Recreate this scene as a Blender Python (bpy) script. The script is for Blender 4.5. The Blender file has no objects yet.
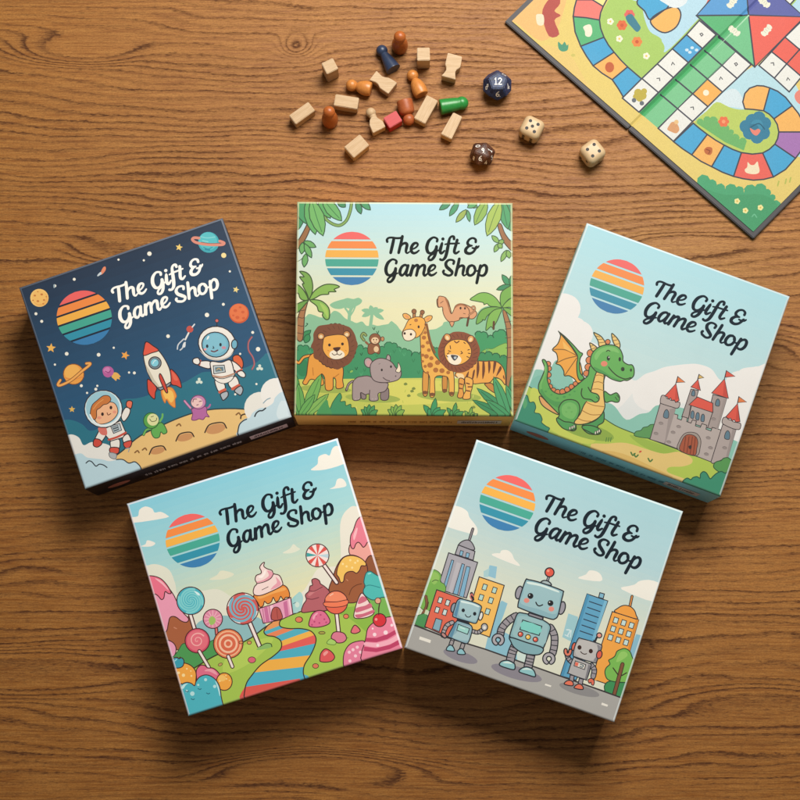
# Photograph of five boxed games, a folding board, dice and loose wooden pieces on an oak table.
AMBIENT = 0.18
LAMP_SIZE = (0.95, 0.70)
LAMP_W = 46.0
LAMP_AT = (0.36, 1.30, 1.42)
LAMP_TO = (0.0, 0.30, 0.0)
OAK_A, OAK_B, OAK_C, OAK_D, OAK_E = (.38, .153, .028), (.235, .079, .010), (.47, .222, .052), (.052, .013, .0018), (.175, .056, .007)
OAK_ROUGH, OAK_SPEC = 0.44, 0.30
KNOTS = [  # photo position of the centre, half length, half height (m), lift in rings, flat-sawn eye?
    (88, 48, .080, .022, 1.2, 1), (297, 47, .024, .018, 4.2, 0), (25, 672, .110, .026, .8, 1), (765, 706, .125, .026, 1.0, 1),
    (128, 246, .060, .022, .9, 1), (685, 246, .075, .016, .9, 1), (310, 770, .12, .018, .6, 1), (560, 52, .075, .018, 2.0, 0),
    (775, 345, .05, .02, -1.8, 0), (180, 160, .10, .03, -1.5, 0), (20, 570, .08, .025, -2.0, 0)]
import bpy, bmesh, math, random
from mathutils import Vector, Matrix
from mathutils.geometry import delaunay_2d_cdt

random.seed(7)
R = math.radians
sc = bpy.context.scene
COL = sc.collection

# ------------------------------------------------------------------ camera
FPX, PITCH, CAMH = 1649.0, R(8.589), 1.9559
cam_d = bpy.data.cameras.new("camera")
cam_d.sensor_width = 36.0
cam_d.lens = FPX / 800 * 36.0
cam_d.clip_start, cam_d.clip_end = 0.05, 50
cam = bpy.data.objects.new("camera", cam_d)
cam.location = (0, 0, CAMH)
cam.rotation_euler = (PITCH, 0, 0)
COL.objects.link(cam)
sc.camera = cam
CP, SP = math.cos(PITCH), math.sin(PITCH)


def to_photo(x, y, z):
    Z = z - CAMH
    yc, zc = y * CP + Z * SP, -y * SP + Z * CP
    return 400 + FPX * x / -zc, 400 - FPX * yc / -zc


def at(px, py, z=0.0):
    """The point at height z that the photograph shows at (px, py)."""
    dx, dy = (px - 400) / FPX, (400 - py) / FPX
    wx, wy, wz = dx, dy * CP + SP, dy * SP - CP
    t = (z - CAMH) / wz
    return Vector((wx * t, wy * t, z))


# ------------------------------------------------------------------ colours and materials
def lin(c):
    return c / 12.92 if c <= 0.04045 else ((c + 0.055) / 1.055) ** 2.4


def hexc(h):
    h = h.lstrip('#')
    if len(h) == 3:
        h = ''.join(k * 2 for k in h)
    return tuple(lin(int(h[i:i + 2], 16) / 255) for i in (0, 2, 4))


def mixc(a, b, t):
    return tuple(p + (q - p) * t for p, q in zip(a, b))


class NT:
    """Small helper round a node tree."""
    def __init__(s, name):
        s.mat = bpy.data.materials.new(name)
        s.mat.use_nodes = True
        s.t = s.mat.node_tree
        s.b = s.t.nodes['Principled BSDF']

    def n(s, typ, **kw):
        nd = s.t.nodes.new(typ)
        for k, v in kw.items():
            if hasattr(nd, k):
                setattr(nd, k, v)
        return nd

    def put(s, sock, v):
        if hasattr(v, 'is_output') or hasattr(v, 'links'):
            s.t.links.new(v, sock)
        else:
            sock.default_value = v

    def math(s, op, a, b=0.0, c=None):
        nd = s.n('ShaderNodeMath', operation=op)
        s.put(nd.inputs[0], a)
        s.put(nd.inputs[1], b)
        if c is not None:
            s.put(nd.inputs[2], c)
        return nd.outputs[0]

    def vscale(s, vec, v):
        nd = s.n('ShaderNodeVectorMath', operation='MULTIPLY')
        s.put(nd.inputs[0], vec)
        nd.inputs[1].default_value = v
        return nd.outputs[0]

    def noise(s, vec, scale=1.0, detail=2.0, rough=0.5, dist=0.0):
        nd = s.n('ShaderNodeTexNoise')
        s.put(nd.inputs['Vector'], vec)
        nd.inputs['Scale'].default_value = scale
        nd.inputs['Detail'].default_value = detail
        nd.inputs['Roughness'].default_value = rough
        nd.inputs['Distortion'].default_value = dist
        return nd.outputs['Fac']

    def ramp(s, fac, stops):
        nd = s.n('ShaderNodeValToRGB')
        s.put(nd.inputs[0], fac)
        el = nd.color_ramp.elements
        el[0].position, el[1].position = stops[0][0], stops[-1][0]
        for st in stops[1:-1]:
            el.new(st[0])
        for e, st in zip(el, stops):
            c = st[1]
            e.color = (c, c, c, 1) if isinstance(c, (int, float)) else (*c, 1)
        return nd.outputs['Color']

    def mix(s, fac, a, b, mode='MIX'):
        nd = s.n('ShaderNodeMix', data_type='RGBA', blend_type=mode)
        s.put(nd.inputs[0], fac)
        s.put(nd.inputs[6], a if hasattr(a, 'links') else (*a, 1))
        s.put(nd.inputs[7], b if hasattr(b, 'links') else (*b, 1))
        return nd.outputs[2]

    def obj(s):
        return s.n('ShaderNodeTexCoord').outputs['Object']

    def bump(s, h, strength, dist):
        nd = s.n('ShaderNodeBump')
        nd.inputs['Strength'].default_value = strength
        nd.inputs['Distance'].default_value = dist
        s.put(nd.inputs['Height'], h)
        s.t.links.new(nd.outputs[0], s.b.inputs['Normal'])

    def done(s, rough=0.5, spec=0.5, coat=0.0, coat_rough=0.2):
        if not s.b.inputs['Roughness'].links:
            s.put(s.b.inputs['Roughness'], rough)
        s.b.inputs['Specular IOR Level'].default_value = spec
        s.b.inputs['Coat Weight'].default_value = coat
        s.b.inputs['Coat Roughness'].default_value = coat_rough
        return s.mat


def plain(name, hx, rough=0.5, spec=0.5, grain=0.0, scale=400.0, coat=0.0, bump=0.0):
    m = NT(name)
    c = hexc(hx)
    f = m.noise(m.obj(), scale, 3.0, 0.6)
    m.put(m.b.inputs['Base Color'], m.mix(f, tuple(k * (1 - grain) for k in c), tuple(min(1, k * (1 + grain)) for k in c)))
    if bump:
        m.bump(f, bump, 0.0004)
    return m.done(rough, spec, coat)


def printed(name, rough=0.46, spec=0.25, grain=0.05, gain=1.0, bump=0.05):
    """Printed card: ink colours from the mesh, faint paper grain and a linen finish."""
    m = NT(name)
    at_ = m.n('ShaderNodeAttribute', attribute_name='ink')
    o = m.obj()
    f = m.noise(o, 1500.0, 2.0, 0.7)
    g = m.noise(o, 28.0, 3.0, 0.6)
    k = m.math('ADD', m.math('MULTIPLY_ADD', f, 2 * grain, gain - grain), m.math('MULTIPLY_ADD', g, 0.05, -0.025))
    cc = m.n('ShaderNodeCombineXYZ')
    for i in range(3):
        m.put(cc.inputs[i], k)
    vm = m.n('ShaderNodeVectorMath', operation='MULTIPLY')
    m.put(vm.inputs[0], at_.outputs['Color'])
    m.put(vm.inputs[1], cc.outputs[0])
    m.put(m.b.inputs['Base Color'], vm.outputs[0])
    m.put(m.b.inputs['Roughness'], m.math('MULTIPLY_ADD', g, 0.16, rough - 0.08))
    if bump:
        m.bump(f, bump, 0.0003)
    return m.done(rough, spec)


# ------------------------------------------------------------------ things, parts
def tag(o, label, cat, group=None):
    o['label'] = label
    o['category'] = cat
    if group:
        o['group'] = group
    return o


def thing(name, label, cat, loc=(0, 0, 0), rz=0.0, group=None):
    o = bpy.data.objects.new(name, None)
    o.empty_display_size = 0.02
    COL.objects.link(o)
    o.location = loc
    o.rotation_euler = (0, 0, rz)
    return tag(o, label, cat, group)


def link(name, me, mats, parent=None):
    for m in (mats if isinstance(mats, (list, tuple)) else [mats]):
        me.materials.append(m)
    o = bpy.data.objects.new(name, me)
    COL.objects.link(o)
    o.parent = parent
    return o


def from_bm(name, bm, mats, parent=None, smooth=None):
    bmesh.ops.recalc_face_normals(bm, faces=bm.faces)
    me = bpy.data.meshes.new(name)
    bm.to_mesh(me)
    bm.free()
    if smooth is not None:
        for p in me.polygons:
            p.use_smooth = True
        if smooth < 179:
            me.set_sharp_from_angle(angle=R(smooth))
    return link(name, me, mats, parent)


# ------------------------------------------------------------------ flat printed artwork as planar meshes
def solve(A, b):
    n = len(b)
    M = [r[:] + [v] for r, v in zip(A, b)]
    for i in range(n):
        p = max(range(i, n), key=lambda k: abs(M[k][i]))
        M[i], M[p] = M[p], M[i]
        for k in range(n):
            if k != i:
                f = M[k][i] / M[i][i]
                if f:
                    M[k] = [a - f * c for a, c in zip(M[k], M[i])]
    return [M[i][n] / M[i][i] for i in range(n)]


def homography(src, dst):
    A, b = [], []
    for (x, y), (u, v) in zip(src, dst):
        A.append([x, y, 1, 0, 0, 0, -u * x, -u * y]); b.append(u)
        A.append([0, 0, 0, x, y, 1, -v * x, -v * y]); b.append(v)
    h = solve(A, b) + [1.0]

    def f(x, y):
        w = h[6] * x + h[7] * y + h[8]
        return ((h[0] * x + h[1] * y + h[2]) / w, (h[3] * x + h[4] * y + h[5]) / w)
    return f


def affine3(src, dst):
    A = [[x, y, 1] for x, y in src]
    a = solve(A, [d[0] for d in dst])
    b = solve(A, [d[1] for d in dst])
    return lambda x, y: (a[0] * x + a[1] * y + a[2], b[0] * x + b[1] * y + b[2])


def pts_of(p):
    if isinstance(p, str):
        return [tuple(float(k) for k in q.split(',')) for q in p.split()]
    return list(p)


def curve(p, closed, n=4):
    """Catmull-Rom through the points."""
    N = len(p)
    if N < 3:
        return list(p)
    out = []
    for i in range(N if closed else N - 1):
        if closed:
            a, b, c, d = p[i - 1], p[i], p[(i + 1) % N], p[(i + 2) % N]
        else:
            a, b, c, d = p[max(i - 1, 0)], p[i], p[i + 1], p[min(i + 2, N - 1)]
        for k in range(n):
            t = k / n
            t2, t3 = t * t, t * t * t
            out.append(tuple(0.5 * (2 * b[j] + (c[j] - a[j]) * t + (2 * a[j] - 5 * b[j] + 4 * c[j] - d[j]) * t2
                                    + (3 * b[j] - a[j] - 3 * c[j] + d[j]) * t3) for j in (0, 1)))
    if not closed:
        out.append(tuple(p[-1]))
    q = [out[0]]
    for v in out[1:]:
        if abs(v[0] - q[-1][0]) + abs(v[1] - q[-1][1]) > 1e-6:
            q.append(v)
    return q


def inside(p, x, y):
    w = 0
    for i in range(len(p)):
        a, b = p[i - 1], p[i]
        if (a[1] <= y) != (b[1] <= y):
            if (a[0] + (y - a[1]) / (b[1] - a[1]) * (b[0] - a[0])) > x:
                w += 1 if b[1] > a[1] else -1
    return w != 0


class Art:
    """Vector artwork: shapes drawn one over another, then merged into ONE flat mesh with a colour per face.
    Shapes are traced on enlargements (frames) of the printed face; `base` carries them to face coordinates 0..1."""
    oc, ow = '#3b2c2a', 8.0
    wk = 1.0
    ok = 0.86

    def __init__(s, base):
        s.base = base
        s.polys = []
        s.map = None

    def fr(s, ox, oy, size):
        k = size / 800.0
        s.map = lambda x, y: s.base(ox + x * k, oy + y * k)
        return s

    def uv(s):
        s.map = lambda x, y: (x, y)
        return s

    def add(s, col, q):
        if isinstance(col, str):
            col = hexc(col)
        s.polys.append((col, q))

    def P(s, col, p, o=0, w=None):
        p = pts_of(p)
        if col:
            s.add(col, [s.map(*v) for v in p])
        if o:
            s.stroke(s.oc if o == 1 else o, (w or s.ow) * s.ok, p + [p[0]])

    def S(s, col, p, o=0, w=None, n=4):
        s.P(col, curve(pts_of(p), True, n), o, w)

    def L(s, col, w, p, sm=1, n=4):
        p = pts_of(p)
        if isinstance(w, (tuple, list)) and len(w) == len(p) and sm:
            q = curve(p, False, n)
            ww = [w[0]] * 0
            m = len(p) - 1
            # widths follow the control points
            q, ww = [], []
            for i in range(m):
                a, b, c, d = p[max(i - 1, 0)], p[i], p[i + 1], p[min(i + 2, m)]
                for k in range(n + (i == m - 1)):
                    t = k / n
                    t2, t3 = t * t, t * t * t
                    q.append(tuple(0.5 * (2 * b[j] + (c[j] - a[j]) * t + (2 * a[j] - 5 * b[j] + 4 * c[j] - d[j]) * t2
                                          + (3 * b[j] - a[j] - 3 * c[j] + d[j]) * t3) for j in (0, 1)))
                    ww.append(w[i] + (w[i + 1] - w[i]) * t)
            s.stroke(col, ww, q)
        else:
            s.stroke(col, w, curve(p, False, n) if sm else p)

    def E(s, col, cx, cy, rx, ry=None, rot=0, o=0, w=None, a0=0, a1=360, n=22):
        ry = rx if ry is None else ry
        c, t = math.cos(R(rot)), math.sin(R(rot))
        full = a1 - a0 >= 360
        p = []
        for i in range(n + (0 if full else 1)):
            a = R(a0 + (a1 - a0) * i / n)
            x, y = rx * math.cos(a), ry * math.sin(a)
            p.append((cx + x * c - y * t, cy + x * t + y * c))
        s.P(col, p, o, w)

    def star(s, col, cx, cy, r, rot=0, k=0.45, n=5):
        s.P(col, [(cx + (r if i % 2 == 0 else r * k) * math.sin(R(rot) + math.pi * i / n),
                   cy - (r if i % 2 == 0 else r * k) * math.cos(R(rot) + math.pi * i / n)) for i in range(2 * n)])

    def stroke(s, col, w, p):
        q = [p[0]]
        w = [k * s.wk for k in w] if isinstance(w, (tuple, list)) else w * s.wk
        ws = [w[0] if isinstance(w, (tuple, list)) else w]
        for i, v in enumerate(p[1:], 1):
            if math.hypot(v[0] - q[-1][0], v[1] - q[-1][1]) > 0.3:
                q.append(v)
                ws.append(w[i] if isinstance(w, (tuple, list)) else w)
        if len(q) < 2:
            return
        if isinstance(col, str):
            col = hexc(col)
        m = len(q)
        closed = math.hypot(q[0][0] - q[-1][0], q[0][1] - q[-1][1]) < 1.0 and m > 3
        seg = []
        for i in range(m - 1):
            dx, dy = q[i + 1][0] - q[i][0], q[i + 1][1] - q[i][1]
            l = math.hypot(dx, dy)
            seg.append((dx / l, dy / l))
        left, right = [], []
        for i in range(m):
            a = seg[i - 1] if i > 0 else (seg[-1] if closed else seg[0])
            b = seg[i] if i < m - 1 else (seg[0] if closed else seg[-1])
            dot = a[0] * b[0] + a[1] * b[1]
            if dot < 0.6:
                s.disc(col, q[i], ws[i] / 2)
            nx, ny = -(a[1] + b[1]), a[0] + b[0]
            l = math.hypot(nx, ny)
            if l < 0.3:
                nx, ny, l = -b[1], b[0], 1.0
                k = ws[i] / 2
            else:
                k = ws[i] / 2 / max(l / 2, 0.6)
            nx, ny = nx / l * k, ny / l * k
            left.append((q[i][0] + nx, q[i][1] + ny))
            right.append((q[i][0] - nx, q[i][1] - ny))
        for i in range(m - 1):
            for t in ((left[i], right[i], right[i + 1]), (left[i], right[i + 1], left[i + 1])):
                s.polys.append((col, [s.map(*v) for v in t]))
        if not closed:
            for i in (0, -1):
                s.disc(col, q[i], ws[i] / 2)

    def disc(s, col, c, r):
        s.polys.append((col, [s.map(c[0] + r * math.cos(a * math.pi / 4), c[1] + r * math.sin(a * math.pi / 4)) for a in range(8)]))

    def bands(s, v0, v1, c0, c1, n=14):
        """A printed colour blend in n steps down the face."""
        a, b = hexc(c0), hexc(c1)
        for i in range(n):
            t0, t1 = v0 + (v1 - v0) * i / n, v0 + (v1 - v0) * (i + 1) / n
            s.polys.append((mixc(a, b, (i + 0.5) / n), [(0, t0), (1, t0), (1, t1), (0, t1)]))

    def mesh(s, name, w, d, inner=(0, 0, 1, 1), z=0.0, clip=True, fold=None, shear=None, edge=None):
        """Merge all shapes; w, d = face size in metres. edge = (radius, mix colour, mix amount): wrap over the rim."""
        verts, faces, cols = [], [], []

        def push(q, col):
            a = sum(q[i - 1][0] * q[i][1] - q[i][0] * q[i - 1][1] for i in range(len(q)))
            reach = max(math.hypot(q[i - 1][0] - q[i][0], q[i - 1][1] - q[i][1]) for i in range(len(q)))
            if abs(a) < 6e-5 * reach:
                return
            if a < 0:
                q = q[::-1]
            k = len(verts)
            verts.extend(Vector(v) for v in q)
            faces.append(list(range(k, k + len(q))))
            cols.append(col)
        u0, v0, u1, v1 = inner
        if clip:
            push([(u0, -v0), (u1, -v0), (u1, -v1), (u0, -v1)], (1, 0, 1))
        for col, q in s.polys:
            push([(u, -v) for u, v in q], col)
        edges = []
        if fold:
            for f in fold:
                k = len(verts)
                verts.extend([Vector((f, 0.02)), Vector((f, -1.02))])
                edges.append((k, k + 1))
        r = delaunay_2d_cdt(verts, edges, faces, 0, 1e-6, True)
        V, F, OF = r[0], r[2], r[5]
        me = bpy.data.meshes.new(name)
        vz = (lambda u: 0.0)
        if fold:
            vz = lambda u: -0.0016 * max(0.0, 1 - abs(u - 0.5) / (fold[-1] - 0.5))
        P3 = [((v[0] - 0.5) * w + (shear or 0) * (v[1] + 0.5), (v[1] + 0.5) * d, z + vz(v[0])) for v in V]
        keep, kc = [], []
        for f, of in zip(F, OF):
            if not of or (clip and 0 not in of):
                continue
            cx, cy = (sum(V[i][j] for i in f) / len(f) for j in (0, 1))
            k = -1
            for c in sorted(of, reverse=True):
                if inside([verts[i] for i in faces[c]], cx, cy):
                    k = c
                    break
            if k < 0 or (clip and k == 0):
                continue
            keep.append(tuple(f))
            kc.append(cols[k])
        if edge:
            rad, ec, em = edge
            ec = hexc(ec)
            cnt = {}
            for i, f in enumerate(keep):
                for a, b in zip(f, f[1:] + f[:1]):
                    if (b, a) in cnt:
                        del cnt[(b, a)]
                    else:
                        cnt[(a, b)] = i
            steps = 4
            ring = {}

            def rim(vi, k):
                if (vi, k) not in ring:
                    x, y, zz = P3[vi]
                    ox = (1 if x > (u1 - 0.5) * w - 1e-5 else -1 if x < (u0 - 0.5) * w + 1e-5 else 0)
                    oy = (1 if y > (0.5 - v0) * d - 1e-5 else -1 if y < (0.5 - v1) * d + 1e-5 else 0)
                    a = math.pi / 2 * k / steps
                    P3.append((x + ox * rad * math.sin(a), y + oy * rad * math.sin(a), zz - rad * (1 - math.cos(a))))
                    ring[(vi, k)] = len(P3) - 1
                return ring[(vi, k)] if k else vi
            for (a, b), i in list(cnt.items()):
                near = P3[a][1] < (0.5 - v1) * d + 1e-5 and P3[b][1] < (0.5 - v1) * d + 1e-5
                c = mixc(kc[i], ec, 0.05 if near else em)  # lamp highlight painted into the rim colour, almost none along the near side
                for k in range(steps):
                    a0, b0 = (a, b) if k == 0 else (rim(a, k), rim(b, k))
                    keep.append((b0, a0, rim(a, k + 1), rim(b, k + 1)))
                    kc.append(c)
        me.from_pydata(P3, [], keep)
        ca = me.color_attributes.new('ink', 'FLOAT_COLOR', 'CORNER')
        buf = []
        for f, c in zip(keep, kc):
            buf.extend((*c, 1.0) * len(f))
        ca.data.foreach_set('color', buf)
        if edge:
            me.polygons.foreach_set('use_smooth', [len(f) == 4 for f in keep])
        me.update()
        return me
# ------------------------------------------------------------------ hand-lettered title (pen strokes: width per point)
def glyph_G(a, c, dx, dy, out):
    def L(w, p):
        a.L(c, w, [(x + dx, y + dy) for x, y in p], n=6)
    L((36, 34, 28, 30, 44, 48, 44, 34, 32, 34, 40), [(752, 132), (757, 104), (735, 82), (690, 78), (632, 128), (604, 212), (616, 282), (652, 306), (694, 292), (727, 252), (745, 212)])
    L((42, 44, 42, 36, 34, 30, 28, 24, 22), [(745, 208), (736, 282), (714, 352), (676, 398), (640, 402), (628, 378), (650, 342), (700, 312), out])


def glyph_h(a, c, dx, dy):
    def L(w, p):
        a.L(c, w, [(x + dx, y + dy) for x, y in p], n=6)
    L((40, 42, 42, 40), [(248, 60), (232, 140), (212, 222), (194, 298)])
    L((22, 28, 34, 40, 42, 42, 34, 24, 20), [(208, 244), (236, 190), (270, 162), (302, 162), (316, 186), (306, 236), (300, 282), (318, 304), (352, 284)])


def glyph_e(a, c, dx, dy):
    a.L(c, (22, 24, 26, 30, 32, 40, 44, 42, 36, 30, 22), [(x + dx, y + dy) for x, y in
        [(374, 252), (424, 234), (460, 206), (472, 176), (450, 156), (410, 170), (380, 220), (380, 276), (410, 304), (452, 294), (490, 264)]], n=6)


def lettering(a, c):
    """Two lines of script: The Gift & / Game Shop."""
    a.L(c, (36, 34, 28, 28, 30, 30, 26), [(28, 138), (24, 108), (50, 82), (100, 78), (160, 86), (214, 84), (248, 70)], n=6)
    a.L(c, (40, 44, 44, 42), [(124, 92), (110, 160), (94, 230), (78, 298)])
    glyph_h(a, c, 0, 0)
    glyph_e(a, c, 0, 0)
    glyph_G(a, c, 0, 0, (772, 262))
    a.L(c, (24, 36, 42, 42, 40, 32, 24), [(788, 246), (824, 164), (808, 230), (798, 280), (812, 304), (834, 296), (862, 268)], n=6)
    a.E(c, 838, 98, 24)
    a.L(c, (38, 36, 30, 34, 42, 46, 46, 42, 34, 32, 36), [(1000, 98), (996, 66), (968, 60), (938, 88), (922, 150), (907, 232), (888, 320), (868, 372), (836, 402), (806, 400), (800, 394)], n=6)
    a.L(c, (20, 26, 26, 22), [(868, 176), (926, 166), (996, 164), (1076, 160)])
    a.L(c, (40, 42, 42, 40, 34, 24), [(1046, 112), (1028, 182), (1008, 250), (1006, 290), (1030, 306), (1074, 278)], n=6)
    # &
    a.L(c, (36, 34, 28, 32, 38, 40, 34, 24), [(1316, 142), (1314, 106), (1274, 84), (1224, 104), (1198, 148), (1208, 180), (1236, 194), (1262, 194)], n=6)
    a.L(c, (24, 36, 44, 46, 38, 34, 36, 34, 26), [(1262, 194), (1212, 206), (1172, 248), (1176, 292), (1226, 310), (1278, 288), (1310, 244), (1322, 216), (1330, 204)], n=6)
    a.L(c, (24, 30, 28, 22), [(1266, 228), (1306, 234), (1342, 222), (1362, 200)], n=6)
    # second line
    glyph_G(a, c, -595, 320, (774, 276))
    a.L(c, (34, 32, 38, 44, 42, 34, 28, 22), [(318, 492), (288, 476), (244, 500), (216, 556), (216, 606), (246, 628), (284, 590), (316, 516)], n=6)
    a.L(c, (40, 42, 42, 36, 22), [(332, 484), (312, 556), (302, 604), (322, 630), (356, 606)], n=6)
    a.L(c, (22, 36, 42, 42, 40), [(356, 606), (400, 486), (388, 550), (378, 590), (368, 628)], n=6)
    a.L(c, (22, 30, 38, 42, 42, 40), [(384, 570), (418, 508), (456, 480), (478, 496), (468, 560), (452, 628)], n=6)
    a.L(c, (22, 30, 38, 42, 42, 40, 34, 22), [(466, 570), (504, 508), (544, 480), (572, 490), (570, 540), (558, 600), (576, 630), (622, 596)], n=6)
    glyph_e(a, c, 255, 322)
    a.L(c, (36, 34, 28, 32, 42, 46, 48, 42, 32, 32, 36), [(992, 458), (1000, 422), (966, 402), (916, 408), (882, 450), (892, 500), (934, 540), (972, 578), (962, 616), (916, 630), (856, 606)], n=6)
    a.L(c, (32, 34, 36), [(856, 606), (842, 578), (852, 560)], n=6)
    glyph_h(a, c, 829, 327)
    a.L(c, (34, 40, 44, 40, 34, 36, 36, 32, 34), [(1262, 482), (1220, 500), (1194, 560), (1202, 610), (1238, 630), (1284, 606), (1310, 552), (1298, 500), (1262, 482)], n=6)
    a.L(c, (26, 22, 24, 28), [(1290, 516), (1316, 560), (1350, 560), (1384, 532)], n=6)
    a.L(c, (40, 42, 42, 42, 40), [(1386, 486), (1370, 556), (1356, 620), (1344, 680), (1332, 738)])
    a.L(c, (24, 30, 36, 42, 42, 38, 32, 24), [(1370, 560), (1404, 500), (1444, 478), (1474, 506), (1472, 570), (1440, 622), (1398, 632), (1364, 612)], n=6)


T_SRC = [(22, 115), (1332, 752), (45, 735)]
LOGO = ['#ec6663', '#f08c45', '#f1b24b', '#45a894', '#3192ac', '#3a7fb4']


def logo(a, base, c, r, rot, gapcol=None):
    """Striped disc: six bands with gaps."""
    cuts = [-1.0, -.68, -.34, -.005, .335, .665, 1.0]
    g = 0.034
    ca, sa = math.cos(R(rot)), math.sin(R(rot))

    def put(x, y):
        return base(c[0] + (x * ca - y * sa) * r, c[1] + (x * sa + y * ca) * r)
    if gapcol:
        a.add(gapcol, [put(math.cos(t * math.pi / 32), math.sin(t * math.pi / 32)) for t in range(64)])
    for i, col in enumerate(LOGO):
        y0 = cuts[i] + (g if i else 0)
        y1 = cuts[i + 1] - (g if i < 5 else 0)
        n = 12
        pr = [(math.sqrt(max(0, 1 - y * y)), y) for y in [y0 + (y1 - y0) * k / n for k in range(n + 1)]]
        q = pr + [(-x, y) for x, y in reversed(pr)]
        out = []
        for v in q:
            if not out or abs(v[0] - out[-1][0]) + abs(v[1] - out[-1][1]) > 1e-6:
                out.append(v)
        a.add(col, [put(*v) for v in out])
# ------------------------------------------------------------------ cover illustrations
def art_space(a):
    a.bands(-.02, .62, '#243247', '#28567a', 16)
    a.bands(.62, 1.02, '#28567a', '#285f80', 4)
    F, S, P, L, E = a.fr, a.S, a.P, a.L, a.E
    F(10, 205, 300)
    S('#2c7488', '110,600 141,577 166,576 192,587 212,604 240,592 270,548 298,521 335,517 368,508 410,490 459,475 501,451 521,445 600,440 650,422 675,401 690,392 800,370 860,760 190,800')
    # stars
    for x, y, r in ((122, 218, 4), (173, 200, 4), (243, 146, 4), (290, 146, 3), (372, 129, 6), (357, 147, 3), (72, 293, 4), (87, 313, 4), (152, 399, 5), (236, 401, 5),
                    (276, 382, 3), (121, 428, 3), (330, 449, 4), (228, 493, 4), (262, 488, 0), (157, 558, 0), (420, 350, 5), (524, 292, 6), (586, 174, 3), (570, 131, 7), (452, 110, 0),
                    (568, 263, 4), (646, 338, 4), (660, 383, 6), (612, 396, 3), (655, 477, 3), (190, 484, 4), (205, 503, 3), (232, 484, 3), (598, 505, 3), (316, 448, 3)):
        if r:
            E('#f2efe0' if r != 7 else '#f0dc9a', x, y, r, n=10)
    a.star('#f2b95a', 111, 384, 13, 5)
    a.star('#f0a84e', 306, 402, 12, 20)
    a.star('#e3b95c', 165, 547, 9, 0)
    a.star('#f0d078', 451, 111, 10, 10)
    a.star('#ecd58a', 602, 223, 9, 15)
    for x, y in ((502, 470), (664, 433)):
        for dx, dy in ((-5, 3), (5, 3), (0, -5), (0, 1)):
            E('#d8e4d6', x + dx, y + dy, 4.2, n=8)
    # cratered planet
    F(15, 240, 120)
    E('#f5c877', 170, 393, 60)
    E('#eeb35f', 176, 398, 50)
    E('#f3c06c', 168, 388, 46)
    for x, y, r in ((185, 370, 9), (200, 407, 8), (160, 415, 9), (140, 378, 8), (195, 432, 6), (128, 410, 6), (160, 352, 5), (215, 385, 5)):
        E('#c97f43', x, y, r, r * .8, n=10)
    S('#e38a67', '575,215 590,185 605,180 607,200 590,225 572,235')
    S('#c8d3d8', '572,216 580,228 555,245 552,236')
    S('#9db0b8', '262,305 272,302 272,322 264,326')
    # ringed turquoise planet
    F(160, 215, 110)
    E('#3fa7b4', 354, 190, 77)
    E('#57bdc4', 350, 182, 66)
    L('#7fd0d2', 8, '300,150 345,158 400,150')
    L('#3a98a8', 9, '318,228 350,240 380,226')
    L('#8fd6d4', 7, '310,178 350,186')
    L('#2b87a0', 12, '330,240 360,246')
    L('#d98d7a', 20, '285,160 250,158 236,172 262,192 330,205 400,208 455,205 466,192 435,180')
    L('#8a4f48', 4, '300,190 360,198 430,196')
    # red planet
    E('#c9572f', 572, 710, 73)
    E('#e27646', 570, 706, 66)
    for x, y, r in ((545, 690, 14), (600, 700, 13), (560, 740, 15), (605, 745, 12), (580, 665, 10), (530, 725, 9)):
        E('#cf6038', x, y, r, r * .8, n=12)
    # orange ringed planet
    F(40, 330, 100)
    a.oc, a.ow = '#7c4a28', 7
    E('#eea34c', 270, 360, 82, o=1)
    E('#f3b65c', 260, 345, 62)
    L('#e3904a', 9, '205,390 270,400 345,380')
    E('#25496a', 357, 302, 20, 9, -35)
    E('#25496a', 188, 412, 20, 9, -35)
    L('#7c4a28', 27, '165,408 145,444 170,448 250,408 330,340 392,290 400,272 370,274')
    L('#f0ac5c', 17, '165,408 145,444 170,448 250,408 330,340 392,290 400,272 370,274')
    # little meteor
    S('#e8b35c', '575,350 610,345 640,375 630,385 635,400 612,395 605,412 585,395 570,380')
    S('#b9609c', '498,325 520,298 560,298 585,325 580,360 545,384 510,370')
    S('#cf82b4', '505,328 525,305 550,306 555,330 530,350')
    L('#8d3f7a', 7, '520,335 545,345 560,330')
    # rocket
    F(130, 330, 80)
    a.oc, a.ow = '#33242a', 11
    S('#eb9a45', '305,600 370,575 420,590 455,660 440,700 440,780 385,745 355,700 340,735 312,680', o='#b8662c', w=7)
    S('#f6c463', '320,620 370,600 415,620 430,690 400,730 365,690 345,690')
    S('#d9503e', '175,495 165,560 180,640 235,695 245,630 255,575', o=1)
    S('#d9503e', '395,400 440,425 485,490 505,578 455,560 400,535', o=1)
    S('#e46c55', '410,420 450,455 470,505 430,500')
    S('#8d9ba4', '275,580 385,530 400,535 380,565 305,603 285,600', o=1)
    S('#ece6d4', '158,120 225,160 290,220 350,310 392,410 402,510 385,530 330,562 270,578 215,520 165,420 135,310 130,240 140,160', o=1)
    P('#c9c2ae', '145,340 165,420 215,520 268,576 290,572 235,500 185,400')
    S('#e25b47', '158,120 225,160 280,205 210,232 130,258 135,185', o=1)
    E('#7d8c94', 243, 332, 62, o=1)
    E('#5b6c76', 243, 332, 46)
    E('#86cfe0', 240, 330, 38)
    L('#d8f0f4', 8, '222,338 238,312 252,308')
    S('#d24a3a', '290,440 310,460 345,540 368,620 352,630 320,570 285,480', o=1)
    # small satellite
    F(175, 310, 110)
    L('#e8e6e0', 12, '95,165 70,215')
    L('#cfd4d8', 9, '60,210 20,250 12,285')
    L('#cfd4d8', 9, '70,235 50,275 32,292')
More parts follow.
